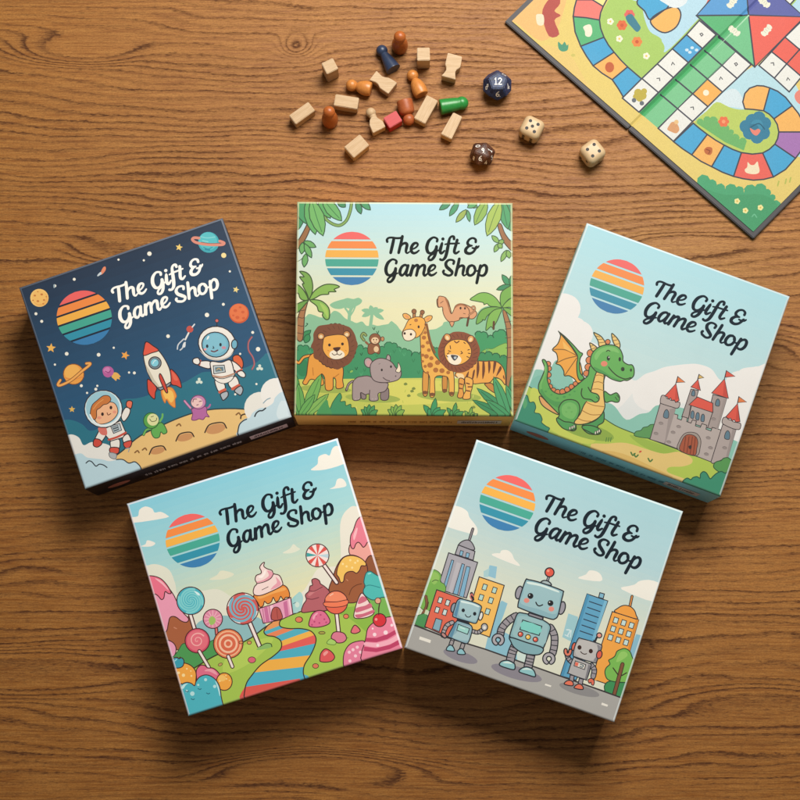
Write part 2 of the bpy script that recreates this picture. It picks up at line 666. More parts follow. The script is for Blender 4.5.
    S('#dfe3e4', '60,235 72,240 68,270 48,268')
    E('#c7564a', 104, 138, 25)
    L('#dfe3e4', 10, '122,122 138,102')
    L('#7a4a52', 13, '555,190 530,230 530,290 560,340 572,390 555,430')
    L('#b56a70', 8, '557,192 532,232 532,290 562,340 572,392 556,428')
    # moon ground
    F(10, 205, 300)
    S('#e9c27e', '260,700 300,655 345,617 400,590 450,568 500,552 560,544 640,548 720,580 780,640 600,760 300,800', o='#2a3f46', w=4)
    P('#dcae66', '330,720 420,690 520,665 610,640 620,650 340,735')
    for x, y, rx, ry in ((390, 657, 20, 9), (463, 621, 22, 10), (545, 598, 27, 13)):
        E('#cd9561', x, y, rx, ry, -14)
        L('#3a2a24', 3.4, [(x - rx - 2, y + 10), (x - rx * .7, y - ry * .7), (x, y - ry - 3), (x + rx * .75, y - ry - 3), (x + rx + 2, y - 2)])
    for x, y in ((350, 655), (441, 590), (330, 662), (600, 560)):
        L('#8a6238', 4, [(x, y), (x + 7, y - 5), (x + 11, y)])
    L('#4a3626', 4, '612,570 614,562 624,558 632,562')
    # right cloud
    F(160, 390, 140)
    E('#e9e7df', 570, 105, 95)
    E('#eeece6', 660, 20, 90)
    S('#c3dbe4', '425,300 436,235 445,195 480,165 505,160 525,130 565,105 600,100 640,75 655,40 700,10 760,60 800,200 600,330', n=5)
    L('#333a40', 7, '436,252 440,225 448,198 468,178 488,168')
    L('#333a40', 8, '535,152 545,132 562,120 580,118 598,104')
    L('#8fa9b4', 6, '585,75 605,55 625,46')
    S('#d6e7ec', '690,60 740,100 760,150 700,180 660,140')
    # left clouds
    F(60, 370, 110)
    S('#e9e8e2', '20,500 55,478 95,476 138,500 168,552 222,530 280,535 335,545 375,575 410,660 500,800 60,820')
    S('#bcd9e3', '60,640 110,618 152,612 190,640 240,648 300,655 350,668 400,660 450,655 492,682 535,672 568,698 590,740 560,860 100,880')
    L('#333a40', 8, '402,656 450,656 492,682 535,672 568,698 580,720')
    L('#333a40', 8, '185,682 205,666 228,674 255,704 280,690 310,696 335,714')
    # young astronaut
    a.oc, a.ow = '#33262a', 8
    S('#ece8e0', '440,340 470,278 505,292 492,340 458,378', o=1)
    S('#e8775a', '478,268 480,236 500,226 520,236 518,262 508,284', o=1)
    S('#ece8e0', '300,420 268,468 248,520 285,535 312,508 335,460', o=1)
    S('#cf4d40', '246,508 285,512 300,540 268,566 238,552', o=1)
    S('#ece8e0', '362,518 425,510 422,580 372,590', o=1)
    S('#d95646', '360,570 420,572 414,612 360,606', o=1)
    S('#aeb4b8', '352,606 402,616 396,652 358,640', o='#777', w=6)
    S('#ece8e0', '448,500 488,470 512,530 468,548', o=1)
    S('#d95646', '455,536 512,518 505,562 470,572', o=1)
    L('#9aa0a4', 7, '470,578 496,574 490,600')
    P('#ece8e0', '300,420 335,425 435,372 472,458 452,495 362,522 330,485', o=1)
    S('#d9766a', '272,430 300,415 330,425 338,470 320,480 290,470')
    L('#c8503f', 15, '348,512 410,492 472,460')
    P('#b9c6cc', '362,412 428,392 442,442 384,466', o=1, w=6)
    P('#56646c', '372,418 415,404 424,440 388,454')
    L('#d7e2e6', 4, '380,424 412,414')
    L('#d7e2e6', 4, '386,440 416,430')
    E('#dcecef', 312, 288, 136, o=1)
    E('#9ecbd8', 308, 280, 122)
    S('#f1b98f', '250,300 285,275 350,238 398,252 416,310 384,362 332,392 276,396 245,355', o=1, w=6)
    S('#cb7a3f', '218,312 232,260 272,222 312,192 352,194 366,222 342,250 312,258 286,282 264,298 262,345 246,366 222,342', o=1, w=6)
    L('#e09a58', 7, '240,290 270,250 310,220')
    E('#3a2622', 305, 326, 10, 13)
    E('#3a2622', 366, 278, 10, 13)
    L('#6b3a2c', 6, '338,316 346,332 364,322')
    E('#e89a80', 282, 352, 16, 11)
    E('#e89a80', 392, 310, 13, 11)
    L('#f2f5f2', 9, '215,330 250,385 320,410 400,380 436,330')
    # green alien
    a.ow = 7
    L('#2c5a38', 20, '660,430 620,440 600,475')
    L('#6fb65e', 12, '660,430 620,440 600,475')
    L('#6fb65e', 14, '712,388 735,350 738,325')
    S('#66b058', '668,425 730,385 770,450 745,470 725,455 715,490 690,500 670,490 655,455', o='#2c5a38')
    E('#5ca64e', 655, 372, 55, 58, o='#2c5a38')
    E('#dfe0a4', 668, 365, 42, 44)
    L('#5a5a34', 5, '645,360 660,378 690,372 696,352')
    L('#5a5a34', 5, '655,345 672,340')
    # lilac alien
    F(175, 310, 110)
    L('#7a3f66', 20, '105,715 75,680 62,664')
    L('#d494bc', 12, '105,715 75,680 62,664')
    L('#b8689c', 12, '215,720 238,708 248,690')
    S('#b86aa2', '118,720 215,705 222,750 240,780 215,778 195,800 165,795 140,805 112,800 120,760', o='#7a3f66')
    E('#c98bb4', 162, 672, 54, 50, o='#7a3f66')
    E('#eec9c4', 152, 676, 42, 36)
    L('#7a3f5e', 6, '122,672 128,652 150,650')
    L('#7a3f5e', 6, '168,668 184,664')
    L('#7a3f5e', 6, '150,694 162,690')
    # floating astronaut
    a.oc, a.ow = '#2f2a30', 9
    S('#e0683f', '415,340 455,325 485,360 490,405 470,430 430,400', o=1)
    S('#efeae2', '250,375 185,372 160,395 190,415 248,425', o=1)
    L('#c8624f', 14, '178,366 172,396')
    S('#efeae2', '165,350 140,350 124,362 128,386 158,398 176,380', o=1)
    S('#efeae2', '395,365 440,385 480,430 455,455 405,420 385,395', o=1)
    L('#c8624f', 14, '440,452 480,430')
    S('#efeae2', '445,455 480,440 505,465 500,488 470,484', o=1)
    S('#efeae2', '285,510 350,535 355,580 318,598 296,570', o=1)
    L('#d06048', 22, '318,598 356,580')
    S('#aeb7be', '325,610 372,592 378,625 345,658 330,640', o=1)
    S('#efeae2', '380,530 432,480 460,540 412,575', o=1)
    L('#d06048', 22, '412,574 458,548')
    S('#aeb7be', '425,586 470,552 488,580 472,618 450,612', o=1)
    S('#efeae2', '255,375 330,380 395,362 420,430 425,480 385,520 320,520 270,490 255,430', o=1)
    L('#b98c74', 12, '270,478 340,488 424,462')
    S('#efeae2', '278,490 340,500 418,478 400,515 350,535 300,520', o=1, w=6)
    P('#c9d4d6', '272,405 352,400 360,450 276,464', o=1, w=7)
    P('#69808a', '284,416 344,412 348,442 288,450')
    L('#e0b060', 5, '296,436 312,424 330,438')
    E('#efeae2', 300, 240, 136, 124, 12, o=1)
    S('#cfc9c0', '170,290 230,350 310,366 390,340 425,290 432,250 420,300 370,340 300,352 220,330')
    E('#74b3c9', 290, 250, 100, 92, 5, o=1)
    E('#83c0d3', 288, 244, 84, 74)
    S('#e9f3f2', '225,215 232,192 244,186 240,205')
    E('#74b3c9', 428, 246, 22, 34, 5, o=1)
    L('#2f2a30', 7, '300,112 302,88')
    E('#d26a66', 301, 74, 13, o=1, w=5)
    E('#26303a', 229, 262, 9, 13)
    E('#26303a', 326, 250, 9, 13)
    L('#2f3a48', 6, '272,262 278,276 268,276')
    L('#6a3038', 9, '258,296 280,302 306,290')
    E('#c98fa0', 350, 272, 16, 11)
    E('#ef9fa0', 214, 285, 10, 8)
def leaf(a, col, p0, p1, wd, o=1, vein=None, w=None):
    """Pointed leaf from p0 to p1."""
    dx, dy = p1[0] - p0[0], p1[1] - p0[1]
    l = math.hypot(dx, dy)
    nx, ny = -dy / l * wd, dx / l * wd
    f = lambda t, k: (p0[0] + dx * t + nx * k, p0[1] + dy * t + ny * k)
    q = [f(0, .15), f(.2, .72), f(.45, 1), f(.72, .8), f(.9, .38), f(1, 0), f(.9, -.38), f(.72, -.8), f(.45, -1), f(.2, -.72), f(0, -.15)]
    a.P(col, q, o, w)
    if vein:
        a.L(vein, (w or a.ow) * .7, [f(.08, 0), f(.5, .06), f(.88, 0)])


def lumps(a, col, p, r, o=0, w=None, base=None):
    """Foliage outline built from bumps along p, closed down to base."""
    p = pts_of(p)
    q = []
    for (x0, y0), (x1, y1) in zip(p, p[1:]):
        l = math.hypot(x1 - x0, y1 - y0)
        n = max(1, round(l / (2 * r)))
        for i in range(n):
            cx, cy = x0 + (x1 - x0) * (i + .5) / n, y0 + (y1 - y0) * (i + .5) / n
            ux, uy = (x1 - x0) / l, (y1 - y0) / l
            h = l / n / 2
            k = 0.8 + 0.5 * ((i * 37 + int(x0) * 13) % 10) / 10
            for t in (math.pi, math.pi * .78, math.pi * .5, math.pi * .22):
                q.append((cx + ux * h * math.cos(t) + uy * h * k * math.sin(t), cy + uy * h * math.cos(t) - ux * h * k * math.sin(t)))
    q.append(p[-1])
    a.P(col, q + pts_of(base))
    if o:
        a.stroke(a.oc if o == 1 else o, w or a.ow, q)


def mane(a, col, cx, cy, rx, ry, n, dep):
    q = []
    for i in range(n * 6):
        t = 2 * math.pi * i / (n * 6)
        k = 1 + dep / rx * (abs(math.sin(t * n / 2)) - .6)
        q.append((cx + rx * k * math.cos(t), cy + ry * k * math.sin(t)))
    a.P(col, q, 1)


def art_jungle(a):
    F, S, P, L, E = a.fr, a.S, a.P, a.L, a.E
    a.bands(-.02, .2, '#aeddec', '#c6e2de', 8)
    a.bands(.2, .5, '#c6e2de', '#e9e6bc', 12)
    a.bands(.5, 1.02, '#e9e6bc', '#eee8b4', 3)
    a.oc, a.ow = '#2d4a2b', 7
    # far tree line
    F(290, 290, 100)
    S('#8cc19a', '60,330 70,250 120,215 150,190 195,200 250,218 310,198 350,165 395,180 440,225 490,245 530,262 575,250 612,285 660,275 700,285 760,275 800,290 800,480 60,480', n=4)
    S('#8cc19a', '316,120 340,98 385,82 430,70 460,62 505,70 545,60 574,80 562,108 520,132 490,150 440,140 400,150 350,145')
    L('#8cc19a', 26, '492,140 476,180 470,250')
    L('#8cc19a', 16, '440,145 462,175 474,205')
    L('#8cc19a', 12, '520,130 505,165 484,200')
    L('#8cc19a', 26, '655,165 650,220 640,300')
    for p1 in ((572, 212), (568, 158), (640, 120), (700, 138), (750, 160), (752, 236)):
        leaf(a, '#8cc19a', (655, 172), p1, 20, 0)
    F(395, 300, 70)
    S('#8fc39c', '-60,250 0,270 30,300 60,340 130,380 380,340 460,330 500,310 540,285 560,250 640,235 700,200 760,190 830,180 900,200 980,100 1100,60 1300,60 1440,90 1440,500 -60,500', n=3)
    F(280, 190, 260)
    P('#8fc39c', '200,440 720,430 720,520 200,520')
    # dark hedge
    F(345, 340, 80)
    a.oc, a.ow = '#1f5a3a', 8
    lumps(a, '#3d9463', '-520,140 -420,60 -300,120 -160,60 -60,70 60,50 180,90 330,110 390,70 470,35 520,70 560,110 620,100 660,160 740,140 830,110 900,80 980,140', 30, 1, base='980,420 -520,420')
    F(420, 330, 100)
    lumps(a, '#3f9a62', '440,40 490,20 540,60 590,60 620,10 690,40 750,80', 26, 1, base='750,430 440,430')
    S('#8fbe58', '480,190 530,150 580,150 640,120 700,110 700,215 640,215 600,195 540,190', o='#4d7a34', w=5)
    lumps(a, '#3a8f5a', '470,210 520,190 580,200 640,220 700,230 750,240', 24, 1, base='750,400 470,400')
    F(290, 290, 100)
    for p0, p1 in (((70, 400), (165, 320)), ((120, 420), (150, 350))):
        leaf(a, '#3b9058', p0, p1, 26, 1)
    L('#1f5a3a', 7, '120,290 140,270 130,265')
    for x, y in ((560, 505), (480, 640), (520, 620), (690, 330), (660, 300)):
        L('#1f5a3a', 6, [(x, y), (x + 10, y + 16), (x + 18, y - 4)])
    E('#8fbf5a', 490, 650, 14, 8, -30)
    F(280, 190, 260)
    rnd = random.Random(4)
    for _ in range(46):
        x, y = rnd.uniform(60, 715), rnd.uniform(486, 570)
        L('#2f8052' if rnd.random() < .6 else '#4fa672', 2.2, [(x - 4, y - 5), (x, y + 3), (x + 4, y - 6)])
    # meadow
    F(280, 190, 260)
    a.bands(.0, .0, '#fff', '#fff', 1)
    P('#cdd163', '30,582 250,580 450,578 730,582 730,720 30,720')
    S('#dcd968', '330,590 470,586 560,600 560,640 420,670 330,650')
    S('#c4cc5c', '60,640 200,625 330,660 600,655 720,680 720,720 30,720')
    for cx, cy, rx, ry in ((285, 640, 85, 14), (140, 612, 80, 12), (520, 635, 100, 16)):
        E('#a3b552', cx, cy, rx, ry, 3)
    for _ in range(34):
        x, y = rnd.uniform(60, 715), rnd.uniform(592, 680)
        L('#b3bf50' if rnd.random() < .6 else '#e2dd7c', 1.8, [(x, y), (x + rnd.uniform(-2, 3), y - 7)], sm=0)
    for x, y in ((380, 596), (400, 618), (390, 632), (405, 610), (590, 668)):
        S('#7c8c40', [(x, y), (x + 7, y - 4), (x + 12, y + 2), (x + 4, y + 5)])
    # palm on the left
    F(290, 195, 100)
    a.oc, a.ow = '#3a5226', 9
    F(290, 290, 100)
    S('#a9764a', '110,80 140,85 115,200 100,390 55,390 55,250 80,160', o='#4d3524')
    for y in (155, 215, 280, 340):
        L('#5c402a', 6, [(72 - (y - 155) * .08, y), (95, y + 8), (116 - (y - 155) * .06, y + 2)])
    F(280, 190, 260)
    a.ow = 4
    S('#79a84d', '90,336 100,302 95,270 80,253 60,250 73,266 60,267 73,286 68,290 82,318', o=1)
    S('#8ab854', '90,336 105,310 135,291 165,290 182,297 166,305 171,312 150,313 148,320 125,322 105,333', o=1)
    S('#7fb04f', '86,336 70,305 48,288 42,308 56,318 60,330 70,338', o=1)
    S('#6da348', '87,338 62,345 44,358 42,384 60,370 76,352', o=1)
    S('#8aba58', '91,338 125,340 149,362 151,392 141,398 130,386 131,376 118,372 112,356', o=1)
    S('#a8cc62', '122,347 144,364 147,392 138,380')
    # top left foliage and vine
    F(290, 195, 100)
    a.oc, a.ow = '#2a5130', 9
    L('#3f5c2e', 27, '490,50 480,120 450,200 400,240 350,235 300,205 270,170', n=5)
    L('#84a85a', 15, '490,50 480,120 450,200 400,240 350,235 300,205 270,170', n=5)
    S('#98693f', '175,205 150,205 100,300 50,390 50,440 110,370 150,290', o='#3f2d1f')
    leaf(a, '#3f9160', (80, 30), (60, 280), 50)
    leaf(a, '#4a9c64', (90, 30), (130, 230), 60)
    leaf(a, '#5aa95f', (230, 30), (320, 185), 40)
    leaf(a, '#3d8c5c', (380, 40), (440, 95), 28)
    leaf(a, '#6bb267', (260, 30), (410, 205), 48, 1, '#3b7a45')
    leaf(a, '#62ad62', (140, 30), (200, 315), 55)
    leaf(a, '#72b565', (170, 40), (262, 325), 58, 1, '#3b7a45')
    leaf(a, '#3f8f63', (530, 50), (565, 150), 24)
    leaf(a, '#489a68', (560, 40), (640, 118), 26)
    for p0, p1 in (((110, 370), (205, 415)), ((100, 380), (90, 470)), ((115, 390), (170, 500)), ((125, 470), (110, 575))):
        leaf(a, '#6cae62', p0, p1, 24)
    L('#4a6a3a', 5, '122,470 90,510 60,530')
    # top right foliage
    F(430, 195, 90)
    a.oc, a.ow = '#33552c', 9
    S('#9a6a42', '600,270 630,255 660,330 700,390 735,425 735,500 680,450 640,390', o='#3f2d1f')
    leaf(a, '#3d9164', (660, 50), (740, 330), 70)
    leaf(a, '#4a9e66', (640, 50), (690, 300), 50, 1, '#2d6a45')
    for p0, p1, c in (((180, 60), (80, 130), '#3f9067'), ((250, 60), (170, 185), '#459a6a'), ((330, 70), (420, 105), '#55a365'), ((420, 60), (330, 110), '#5aa868')):
        leaf(a, c, p0, p1, 26)
    leaf(a, '#8db552', (500, 50), (395, 265), 50, 1, '#4d7a34')
    leaf(a, '#a4bf57', (620, 50), (505, 362), 62, 1, '#5a7a34')
    leaf(a, '#9ab052', (320, 130), (228, 240), 26, 1)
    leaf(a, '#57a06a', (330, 135), (350, 235), 18, 1)
    for p0, p1 in (((610, 420), (548, 360)), ((610, 430), (570, 505)), ((610, 430), (655, 400)), ((605, 430), (640, 470)), ((680, 490), (630, 590)), ((690, 490), (705, 560))):
        leaf(a, '#86b45c', p0, p1, 22)
    # palm on the right
    F(440, 270, 80)
    a.oc, a.ow = '#2f5228', 10
    leaf(a, '#3f9463', (700, 160), (620, 45), 30)
    leaf(a, '#3a8c5e', (700, 150), (565, 195), 26)
    leaf(a, '#3f9463', (705, 150), (730, 40), 26)
    S('#a97649', '628,420 655,410 700,520 725,640 735,900 735,1200 668,1200 675,800 665,600', o='#4d3524')
    for y in (520, 590, 680, 780, 880):
        L('#5c402a', 7, [(645 + (y - 520) * .06, y), (690, y - 4), (712 + (y - 520) * .05, y - 10)])
    S('#76ac4c', '620,375 600,300 615,220 680,170 740,150 740,260 690,290 650,330', o=1)
    S('#86b752', '625,375 660,320 740,270 740,380 690,370', o=1)
    S('#79ae4e', '630,380 700,385 740,420 740,470 690,440', o=1)
    S('#82b853', '615,370 560,280 480,230 400,228 340,260 300,295 370,312 430,325 440,345 470,335 500,360 560,365', o=1)
    S('#74ab4c', '610,378 520,368 430,390 380,450 362,540 420,510 425,495 450,500 470,460 520,420', o=1)
    S('#80b552', '620,385 540,400 480,470 458,600 490,580 510,565 530,575 570,510 600,440', o=1)
    # lion
    F(290, 290, 100)
    a.oc, a.ow = '#4a2c1c', 8
    E('#2f8455', 100, 620, 50, 70)
    L('#4a2c1c', 28, '180,520 110,535 70,580 40,560')
    L('#eda443', 15, '180,520 110,535 70,580 40,560')
    S('#eba040', '160,520 250,500 400,600 425,640 420,720 425,775 370,785 365,720 345,700 340,790 285,795 275,700 250,670 270,745 240,760 200,720 160,715 130,755 100,740 130,680 140,600', o=1)
    L('#b87428', 6, '180,620 185,680')
    L('#b87428', 6, '350,700 390,670')
    mane(a, '#7d4a2e', 360, 446, 168, 178, 30, 7)
    S('#7d4a2e', '230,285 290,275 330,270 380,268 430,280 480,300 515,350 530,400 540,440 520,500 500,550 470,590 420,615 375,635 330,610 280,590 240,565 190,540 185,480 165,450 185,400 185,350 205,310')
    for i in range(22):
        t = 2 * math.pi * i / 22
        cx, cy = 362 + 150 * math.cos(t), 440 + 155 * math.sin(t)
        L('#64381f', 5, [(362 + 128 * math.cos(t + .1), 440 + 130 * math.sin(t + .1)), (cx, cy)], sm=0)
    for x, y in ((246, 368), (452, 352)):
        E('#c98a4c', x, y, 28, 27, o=1, w=7)
        E('#f0d6a8', x, y + 3, 15, 14)
    S('#f2ad4a', '275,375 330,360 400,355 450,375 470,440 465,510 410,548 350,552 300,535 262,480 262,420', o=1, w=7)
    S('#f6ead2', '320,495 350,480 400,480 430,500 432,530 390,550 340,548 315,525')
    E('#3a2018', 314, 438, 11, 12)
    E('#3a2018', 418, 430, 11, 12)
    S('#4a2418', '345,460 400,455 395,475 372,492 350,478')
    L('#4a2418', 6, '372,490 374,510 350,518 335,505')
    L('#4a2418', 6, '374,510 398,518 412,505')
    for x in (300, 440):
        L('#c7782e', 5, [(x, 480), (x + 10, 486)], sm=0)
    # monkey
    L('#3f3424', 24, '590,400 570,370 585,345 605,360')
    L('#8fa35c', 14, '590,400 570,370 585,345 605,360')
    S('#8f5a38', '630,430 700,425 718,470 712,510 680,500 650,512 622,500', o=1, w=6)
    L('#8f5a38', 18, '620,430 605,415')
    E('#c48a5a', 738, 390, 14, 18, o=1, w=6)
    E('#8f5a38', 678, 390, 46, 44, o=1, w=6)
    E('#f0cfa4', 678, 402, 30, 26)
    E('#e8c79a', 688, 472, 20, 24)
    E('#3a2018', 667, 396, 5, 6)
    E('#3a2018', 690, 396, 5, 6)
    L('#6b3a2c', 4, '670,414 680,418 690,414')
    # rhino
    F(345, 340, 80)
    a.oc, a.ow = '#463638', 10
    L(a.oc, 26, '75,410 35,440 12,500')
    L('#a3918f', 11, '75,410 35,440 14,495')
    S('#8c7b7b', '160,520 205,540 205,585 165,585', o=1)
    S('#8c7b7b', '360,520 430,480 430,590 360,595', o=1)
    S('#a69593', '150,365 240,360 330,420 425,430 420,480 390,515 330,535 328,600 250,605 240,540 200,545 155,525 150,590 80,598 72,500 78,420 110,380', o=1)
    L(a.oc, 8, '240,600 245,500')
    E('#b5a3a0', 232, 225, 40, 50, -20, o=1)
    E('#cf9fa0', 236, 232, 24, 32, -20)
    S('#b5a3a0', '410,195 425,145 450,165 448,205', o=1)
    S('#ab9a98', '250,260 280,210 340,182 410,190 470,225 510,280 555,300 560,350 530,395 460,418 380,425 300,410 260,360', o=1)
    S('#f3e6c8', '505,310 525,270 530,225 550,260 556,300 540,325', o=1, w=8)
    E('#2a2020', 366, 298, 10, 13)
    E('#2a2020', 458, 265, 10, 13)
    E('#6b5a5a', 505, 360, 7, 9)
    L(a.oc, 8, '380,375 410,398 445,408')
    L('#7d6c6c', 6, '335,240 350,234')
    for x in (100, 130, 270, 300):
        L('#cbbab6', 5, [(x, 590), (x + 8, 586)], sm=0)
    # giraffe
    F(420, 330, 100)
    a.oc, a.ow = '#5c3a1e', 8
    for q, c in (('180,370 215,370 215,480 182,490', '#d08f3e'), ('25,330 65,330 60,510 22,510', '#dd9c44')):
        S(c, q, o=1)
    S('#f0b452', '0,-60 40,-60 70,80 105,180 150,240 230,320 268,340 272,510 235,515 228,400 200,370 120,380 118,520 78,525 75,370 30,330 10,250', o=1)
    L('#8a5428', 16, '52,-50 82,90 118,180', n=3)
    for x, y, r in ((30, 60, 18), (60, 100, 16), (22, 130, 16), (50, 210, 20), (20, 200, 14), (80, 280, 24), (40, 290, 14), (90, 225, 18), (125, 320, 22), (140, 260, 22), (175, 325, 22), (225, 340, 16), (70, 160, 16), (60, 340, 12), (40, 20, 14), (20, 250, 12), (30, -20, 12)):
        E('#b06c30', x, y, r, r * .92, n=9)
    for x, y in ((40, 500), (97, 515), (198, 485), (252, 508)):
        E('#7d4f2a', x, y, 22, 14)
    F(395, 300, 70)
    a.ow = 10
    L(a.oc, 40, '215,200 218,130', sm=0)
    L('#b98048', 22, '215,200 218,130', sm=0)
    L(a.oc, 40, '290,200 308,140', sm=0)
    L('#b98048', 22, '290,200 308,140', sm=0)
    E('#9a6238', 215, 128, 26, o=1)
    E('#9a6238', 310, 138, 24, o=1)
    S('#f0b45c', '175,210 130,220 95,195 88,160 125,152 170,180', o=1)
    S('#f0b45c', '325,215 370,180 420,180 415,220 370,250 340,245', o=1)
    S('#e79a60', '110,175 140,175 160,205 130,200')
    S('#e79a60', '350,225 385,195 400,205 370,235')
    S('#f3b24c', '150,230 200,200 270,190 330,215 345,280 320,350 280,405 235,430 140,440 90,420 80,370 110,310', o=1)
    L('#b5743a', 8, '335,270 345,340 300,400')
    S('#f6e7cc', '85,400 95,355 140,335 195,335 232,370 232,415 200,450 150,465 105,450', o=1)
    E('#3a2018', 108, 380, 13, 15)
    E('#3a2018', 180, 390, 13, 15)
    E('#3a2018', 268, 305, 12, 17)
    E('#3a2018', 174, 280, 12, 5, -20)
    E('#b5743a', 238, 230, 22, 20)
    # camel-ish snake-necked animal
    a.ow = 11
    L(a.oc, 26, '1130,250 1126,330', sm=0)
    S('#dda073', '475,10 490,-20 550,-30 600,0 630,90 650,160 690,90 740,45 800,50 880,90 935,150 910,200 870,215 800,200 740,215 680,240 640,260 590,220 545,130 540,75 490,80', o=1)
    F(440, 270, 80)
    a.ow = 9
    L(a.oc, 22, '285,470 278,510 270,555')
    S('#dda073', '-20,270 20,262 60,280 80,330 95,400 115,435 135,400 155,355 200,335 250,350 290,400 290,460 260,478 200,475 190,500 140,515 100,520 60,490 30,430 22,370 -20,365', o=1)
    S('#a56a42', '45,275 70,290 85,340 100,415 110,440 95,420 70,340')
    S('#a56a42', '140,390 160,350 205,332 255,352 280,385 240,360 205,352 170,365')
    S('#dda073', '95,520 140,520 118,568', o=1)
    L('#6b4630', 18, '290,445 330,420 350,390 340,362 318,370 328,392')
    L('#c98f62', 9, '290,445 330,420 350,390 340,362 318,370 328,392')
    E('#2f1c14', 204, 380, 10, 13)
    E('#2f1c14', 248, 382, 9, 12)
    L('#6b4630', 6, '232,432 252,438')
    L('#6b4630', 6, '2,330 30,310')
    # tiger-striped lion
    F(420, 330, 100)
    a.oc, a.ow = '#4a2c1c', 8
    S('#c8873c', '520,430 580,430 600,500 560,480 530,450', o=1)
    S('#eda94c', '430,255 520,250 600,250 650,280 680,340 685,440 650,400 600,380 560,420 500,425 425,430 405,400 300,380 290,340', o=1)
    for q in ('455,260 470,250 475,320 455,390', '500,255 515,255 520,330 500,395', '545,250 560,250 565,300 550,350', '590,255 612,255 600,320 585,350', '640,290 655,310 630,350 610,370', '390,330 375,350 365,375 385,370', '670,360 680,400 665,380', '425,330 440,320 430,380 415,400'):
        S('#6b3a20', q, n=3)
    S('#f6d9a4', '290,350 345,355 350,400 320,400', n=3)
    S('#e6a048', '312,390 355,400 345,470 350,520 330,545 300,535 310,480', o=1)
    S('#f0b254', '360,380 420,395 420,450 405,510 400,550 345,552 350,515 365,480', o=1)
    for q in ('372,425 395,432', '385,455 415,455', '372,485 400,490', '318,430 340,436', '312,465 335,470'):
        L('#6b3a20', 10, q, sm=0)
    mane(a, '#8a4b2b', 311, 176, 160, 158, 26, 9)
    S('#8a4b2b', '190,40 235,30 265,15 310,12 355,18 400,35 440,60 465,110 480,160 468,215 440,270 395,315 340,340 280,338 225,315 180,275 150,220 143,160 160,100')
    for i in range(26):
        t = 2 * math.pi * i / 26
        L('#6d3720', 6, [(308 + 122 * math.cos(t + .12), 178 + 122 * math.sin(t + .12)), (311 + 150 * math.cos(t), 178 + 148 * math.sin(t))], sm=0)
    for x, y, r in ((218, 58, -30), (405, 72, 30)):
        E('#e2a05a', x, y, 26, 30, r, o=1, w=7)
        E('#f3d9a6', x, y + 4, 12, 17, r)
    S('#f4b44c', '215,110 260,80 320,75 370,90 405,140 410,190 390,235 340,270 280,280 230,260 200,210 195,150', o=1, w=7)
    S('#f8ecd4', '215,205 245,195 300,200 330,230 320,265 280,278 235,258')
    L('#6b3a20', 9, '275,88 292,102 312,88')
    for q in ('240,125 244,150', '350,98 362,108', '382,160 395,156', '385,185 402,188', '375,212 392,220', '218,190 232,182', '222,215 210,205', '226,165 245,172', '328,170 340,184', '336,186 326,190'):
        L('#4a2418', 7, q, sm=0)
    S('#3c3a40', '245,200 300,205 298,225 272,245', n=3)
    S('#b9c6cc', '270,215 292,212 288,228 275,232', n=3)
    # foreground plants
    F(290, 360, 110)
    a.oc, a.ow = '#2d5a33', 6
    for p0, p1, c, wd in (((60, 400), (20, 60), '#5ca455', 40), ((100, 400), (225, 100), '#79b55a', 42), ((80, 400), (60, 170), '#6bac57', 34), ((110, 410), (280, 245), '#86b95c', 32), ((60, 420), (180, 250), '#6cae58', 30)):
        leaf(a, c, p0, p1, wd, 1, '#3b7a3f')
    S('#3f9463', '290,400 300,330 320,290 360,240 375,270 365,300 400,300 405,330 440,320 445,345 475,350 470,420', o=1)
    S('#4a9a5a', '190,400 240,310 270,290 280,330 300,400')
    for x, y, c in ((575, 400, '#4a9a5c'), (770, 400, '#86b450')):
        for k, dx in enumerate((-60, -35, 0, 38, 62)):
            leaf(a, c, (x, y), (x + dx, y - (40, 62, 78, 70, 36)[k]), 18, 1)
    F(420, 330, 100)
    a.ow = 7
    for x, y, c, s in ((100, 690, '#3f9a62', 1.2), (270, 690, '#4f9c58', .9), (400, 700, '#7fae4c', .7), (-110, 690, '#7fb04e', .0)):
        for k, dx in enumerate((-60, -28, 20, 50, 90)):
            if s:
                leaf(a, c, (x, y), (x + dx * s, y - (75, 50, 120, 60, 40)[k] * s), 20 * s, 1)
    for p0, p1, c, wd in (((740, 700), (455, 465), '#3f9463', 38), ((720, 720), (590, 375), '#4aa06a', 44), ((760, 700), (740, 350), '#3a8f5c', 40), ((720, 720), (420, 560), '#3a8c5a', 34), ((740, 720), (530, 560), '#459a64', 36), ((790, 700), (690, 440), '#4aa06a', 36)):
        leaf(a, c, p0, p1, wd, 1, '#235c3a')
